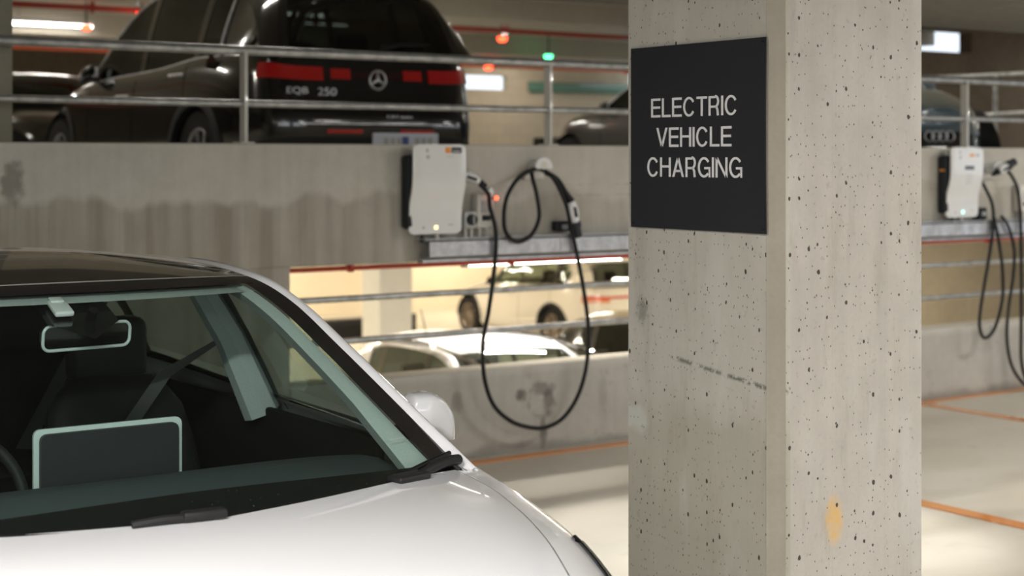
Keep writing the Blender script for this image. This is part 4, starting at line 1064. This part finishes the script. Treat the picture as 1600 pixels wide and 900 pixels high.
# ---- generic shapes for the parked cars behind
def suv(W=1.84, L=4.68, fo=.87, wb=2.83, H=1.67, hood=1.03, belt=1.03, tail=1.06, R=.36, boxy=1.0, n=110, coupe=0):
    xf, xr = fo, fo-L; h = H
    r0 = -.62
    return dict(W=W, xf=xf, xr=xr, xm=-1.4, nf=3.6, mf=2.8, nr=5.0, mr=4.2, n=n,
        z0=[(xr, .34), (xr+.4, .25), (-wb+.5, .22), (-.5, .22), (.5, .22), (xf, .28)],
        zt=[(xr, tail-.02), (xr+.15, tail+.01), (-wb, belt+.05), (-2, belt), (-1, belt-.03), (-.5, hood-.06), (0, hood-.1), (.4, hood-.18), (xf, hood-.34)],
        zc=[(xr, tail), (xr+.5, tail+.02), (-.6, hood+.05), (0, hood-.01), (.4, hood-.09), (xf-.1, hood-.22), (xf, hood-.32)],
        inset=INS, rakef=[(0, .05), (.3, 0), (.7, .02), (1, .12)], raker=[(0, .10), (.2, .02), (.4, 0), (.7, .05), (1, .09)],
        pw=5, arch=[(0, R+.045, R), (-wb, R+.045, R)], hood_front=xf-.12, hood_rear=[(0, r0+.12), (.5, r0+.06), (1, r0)], deck_x=xr+.14,
        yh=[(r0-.2, W/2-.16), (0, W/2-.2), (xf, W/2-.3)],
        rows=[(r0-.08, W/2-.18, hood-.01, r0+.13, hood-.0, r0, W/2-.09, hood-.03),
              (r0-.45, W/2-.27, hood+(h-hood)*.55, r0-.32, hood+(h-hood)*.58, r0-.42, W/2-.17, hood+(h-hood)*.52),
              (r0-.82, W/2-.32, h-.06, r0-.75, h-.025, r0-.82, W/2-.245, h-.085),
              (-2.0, W/2-.32, h-.02, -2.0, h+.01, -2.0, W/2-.24, h-.045),
              (-2.9, W/2-.34, h-.05-.03*coupe, -2.9, h-.01-.03*coupe, -2.8, W/2-.25, h-.09-.05*coupe),
              (xr+.42*boxy, W/2-.36, h-.12-.10*coupe, xr+.36*boxy, h-.06-.08*coupe, xr+.62*boxy+.12*coupe, W/2-.24, h-.20-.14*coupe),
              (xr+.24, W/2-.28, (h+tail)/2+.0, xr+.17, (h+tail)/2+.02, xr+.36, W/2-.17, (h+tail)/2-.02),
              (xr+.12, W/2-.22, tail+.03, xr+.04, tail+.02, xr+.13, W/2-.10, tail+.02)],
        seg=(2, 5), windows=[(r0-.12, xr+.75)], pillars=[(-1.62, -1.72, -.02), (-2.62, -2.72, -.02)], quarter=xr+.75)
def dress(c, m, glass='tint', handles='chrome', trimm='chrome', wheel='rim', R=.36, mir=None, arch=None, roof=None, rear='tint'):
    c.body(m); c.green(m, roof or m, M[glass], M[rear], M[glass], n=6)
    c.cabin(-.9, c.P['xr']+.6); c.seats(-1.6, .35, rear=True, zt=1.02)
    MB().box(-.95, -.72, -.70, .70, .80, ip(c.P['zt'], -.8)-.04, .03).build('dashboard', M['inner'], c.root)
    c.wheels(R, wheel)
    c.mirror(-.80, mir or m)
    for x in (-.72, -1.68, -2.62): c.seam(x)
    c.handle(-1.48, .80, M[handles]); c.handle(-2.48, .82, M[handles])
    if trimm: c.windowline(c.P['rows'][0][5]-.03, c.P['quarter'], M[trimm], .010); c.beltline(c.P['rows'][0][5]-.1, c.P['quarter'], M[trimm], .010)
    if trimm:
        q = c.P['quarter']; B = c.belt(q); K = c.K2at(q); c.strip([(q, lerp(B.y, K.y, k/6)+.012+.012*math.sin(PI*k/6), lerp(B.z, K.z, k/6)) for k in range(7)], .010, 'window_trim', M[trimm])
    if arch: c.arch_trim(arch)

# ---- black electric SUV on the upper deck
mp = suv(W=1.88); mp['nr'] = 9; mp['mr'] = 5.5
me = Car(mp, 'suv', 'black three-row SUV seen from behind on the upper deck', (5.47, 13.21, 1.34), PI/2)
dress(me, M['blackpaint'], 'tint', 'chrome', 'chrome', 'rim', .36, arch=M['trim'])
r = me.root; xr = me.P['xr']
me.surf(1, .835, .83, .895, 'tail_light_bar', M['redbar'], .006, nu=20)
me.surf(.93, .845, .80, .93, 'tail_light', M['redlamp'], .012, nu=16)
me.surf(.965, .94, .82, .92, 'tail_light', M['redlamp'], .010, nu=6)
me.surf(1, .84, .0, .26, 'rear_bumper_trim', M['trim'], .006, nu=24)
me.surf(.975, .93, .30, .335, 'reflector', M['redlamp'], .010, nu=8)
me.surf(1, .90, .385, .395, 'bumper_crease', M['chrome'], .004, nu=20)
me.surf(1, .925, .47, .476, 'tailgate_seam', M['inner'], .003, nu=16)
def rear_at(z, y=0):                                        # x of the rear face at height z
    best = min(((abs(me.S(1, w/100).z-z), me.S(1, w/100).x) for w in range(100))); return best[1]
pl = MB().prism(rrect(-.26, .26, -.055, .055, .012), 'x', -.012, 0).build('number_plate', M['plate'], r); pl.location = (rear_at(.50)-.008, -.19+.0, .50)
MB().box(-.0135, -.012, -.02, .03, -.03, .03).build('plate_mark', M['bluetext'], pl, smooth=0)
for k in range(6): MB().box(-.0135, -.012, -.21+.052*k+(.09 if k > 2 else 0), -.175+.052*k+(.09 if k > 2 else 0), -.028, .022).build('plate_mark', M['grey_plastic'], pl, smooth=0)
RR = (PI/2, 0, -PI/2)
em = MB(); e_r = [(0, .062*math.cos(2*PI*k/40), .062*math.sin(2*PI*k/40)) for k in range(41)]
em.tube(e_r, .008, 8, cap=False)
for k in range(3):
    a = PI/2+2*PI*k/3; em.tube([(0, 0, 0), (0, .058*math.cos(a), .058*math.sin(a))], [.014, .004], 6)
emo = em.build('star_emblem', M['chrome'], r); emo.location = (rear_at(.915)-.014, 0, .915)
lettering('EQB', .08, M['chrome'], r, (rear_at(.83)-.020, .62, .80), RR, .155, .052, 'badge_text', .006)
lettering('250', .08, M['chrome'], r, (rear_at(.83)-.020, .40, .80), RR, .14, .052, 'badge_text', .006)
lettering('LSH auto', .04, M['chrome'], r, (rear_at(.66)-.012, -.14, .655), RR, .20, .022, 'dealer_badge', .003)
MB().box(xr+.30, xr+.60, -.60, .60, 1.605, 1.64, .012).build('roof_spoiler', M['blackpaint'], r)
wp = MB().tube([(xr+.02, .0, 1.13), (xr+.04, -.18, 1.16), (xr+.06, -.42, 1.17)], [.02, .012, .008], 8).build('rear_wiper', M['trim'], r)
for sy in (1, -1): MB().tube(spline([(-.95, sy*.60, 1.60), (-1.1, sy*.60, 1.68), (-2.2, sy*.61, 1.71), (-3.0, sy*.60, 1.67), (-3.15, sy*.6, 1.60)], 6), .014, 8).build('roof_bar', M['chrome'], r)
fl = MB().lathe([(.085, -.004), (.09, .002), (.0, .003)], 'y', 24); 
for sy in (1,):
    q = me.S(me.U(-3.05), .80); fl.v = [(x+q.x, y+q.y, z+q.z) for x, y, z in fl.v]; fl.build('charge_flap', M['blackpaint'], r)

# ---- dark saloon further back at the right of it
gc = suv(W=1.80, L=4.5, fo=.80, wb=2.65, H=1.50, hood=1.0, belt=1.0, tail=1.02, R=.33, n=80, coupe=.6)
g_ = Car(gc, 'saloon_car', 'dark grey car partly hidden behind the large column on the upper deck', (13.42, 16.75, 1.34), PI/2)
dress(g_, M['greypaint'], 'tint', 'chrome', 'chrome', 'rim', .33)
g_.surf(.03, g_.U(.55), .74, .93, 'headlight', M['lens'], .006)
# ---- dark car at far left
fc = suv(W=1.82, L=4.4, fo=.85, wb=2.62, H=1.45, hood=.94, belt=.95, tail=1.0, R=.33, n=70)
f_ = Car(fc, 'hatchback_car', 'very dark car facing out beside the black SUV at far left', (6.6, 18.3, 1.34), -PI/2)
dress(f_, M['blackpaint'], 'tint', 'trim', None, 'rim', .33)
f_.surf(.03, f_.U(.55), .72, .90, 'headlight', M['frit'], .006)
# ---- car with four rings on the right
ac = suv(W=1.84, L=4.2, fo=.88, wb=2.58, H=1.62, hood=.98, belt=1.02, tail=1.04, R=.37, n=110)
ac['nf'] = 2.9; ac['mf'] = 2.3
a_ = Car(ac, 'parked_car', 'dark blue car nose-out behind the railing right of the column', (10.12, 9.16, 1.34), -PI/2-math.radians(18))
dress(a_, M['bluepaint'], 'tint', 'chrome', 'chrome', 'rim', .37)
a_.surf(0, .075, .30, .84, 'grille', M['gloss_black'], .008)
a_.surf(.10, .155, .70, .86, 'headlight', M['lens'], .008)
a_.surf(0, .20, .05, .20, 'lower_intake', M['trim'], .008)
for k in range(4):
    er = MB().tube([(0, .040*math.cos(2*PI*i/28), .040*math.sin(2*PI*i/28)) for i in range(29)], .006, 8, cap=False).build('ring_emblem', M['chrome'], a_.root)
    er.location = (a_.S(0, .62).x+.022, (k-1.5)*.060, .555)
# ---- lower deck: ivory crossover, white wagon, black car
ic = suv(W=1.85, L=4.65, fo=.9, wb=2.68, H=1.64, hood=1.02, belt=1.06, tail=1.10, R=.355, n=90, coupe=.9)
i_ = Car(ic, 'crossover_car', 'ivory crossover with bronze wheels far back on the lower deck', (17.5, 25.3, -1.6), PI/2)
dress(i_, M['ivory'], 'midglass', 'chrome', None, 'rimw', .355, mir=M['trim'], rear='tint', arch=M['trim'])
i_.surf(1, .84, 0, .33, 'rear_bumper_trim', M['trim'], .008)
i_.surf(1, .835, .77, .82, 'tail_light', M['redlamp'], .01, nu=20)
i_.surf(.93, .835, .68, .78, 'tail_light', M['amber'], .01, nu=10)
i_.surf(.975, .95, .28, .33, 'reflector', M['redlamp'], .014, nu=6)
MB().box(i_.P['xr']+.28, i_.P['xr']+.6, -.58, .58, 1.52, 1.56, .012).build('roof_spoiler', M['ivory'], i_.root)
wc = suv(W=1.80, L=4.6, fo=.84, wb=2.7, H=1.60, hood=.98, belt=1.02, tail=1.04, R=.34, n=100)
w_ = Car(wc, 'estate_car', 'white estate car with black roof bars just behind the low wall', (8.24, 10.70, -1.6), -PI/2-math.radians(6.5))
dress(w_, M['silverwhite'], 'midglass', 'chrome', 'chrome', 'rim', .34)
for sy in (1, -1): MB().tube(spline([(-.80, sy*.63, 1.50), (-1.0, sy*.63, 1.55), (-1.8, sy*.64, 1.60), (-2.7, sy*.63, 1.57), (-2.95, sy*.62, 1.52)], 7), .018, 8).build('roof_bar', M['gloss_black'], w_.root)
MB().tube([(-2.65, -0.25, 1.57), (-2.80, -.25, 1.83)], [.008, .004], 6).build('antenna', M['rubber'], w_.root)
bm_ = MB().lathe([(0, .02), (.02, .015), (.03, 0)], 'z', 12, (-2.65, -.25, 1.565)).build('antenna_base', M['bluetext'], w_.root)
st_ = MB().box(-.04, .04, -.05, .05, 0, .003).build('permit_sticker', M['ledgreen'] if False else M['green'], w_.root); st_.location = (-.72, -.48, 1.515); st_.rotation_euler = (0, .55, 0)
bc = suv(W=1.84, L=4.6, fo=.9, wb=2.7, H=1.60, hood=1.0, belt=1.03, tail=1.05, R=.35, n=70)
b_ = Car(bc, 'parked_car', 'black car beside the white estate on the lower deck', (11.5, 11.2, -1.6), -PI/2)
dress(b_, M['blackpaint'], 'tint', 'trim', None, 'rim', .35)
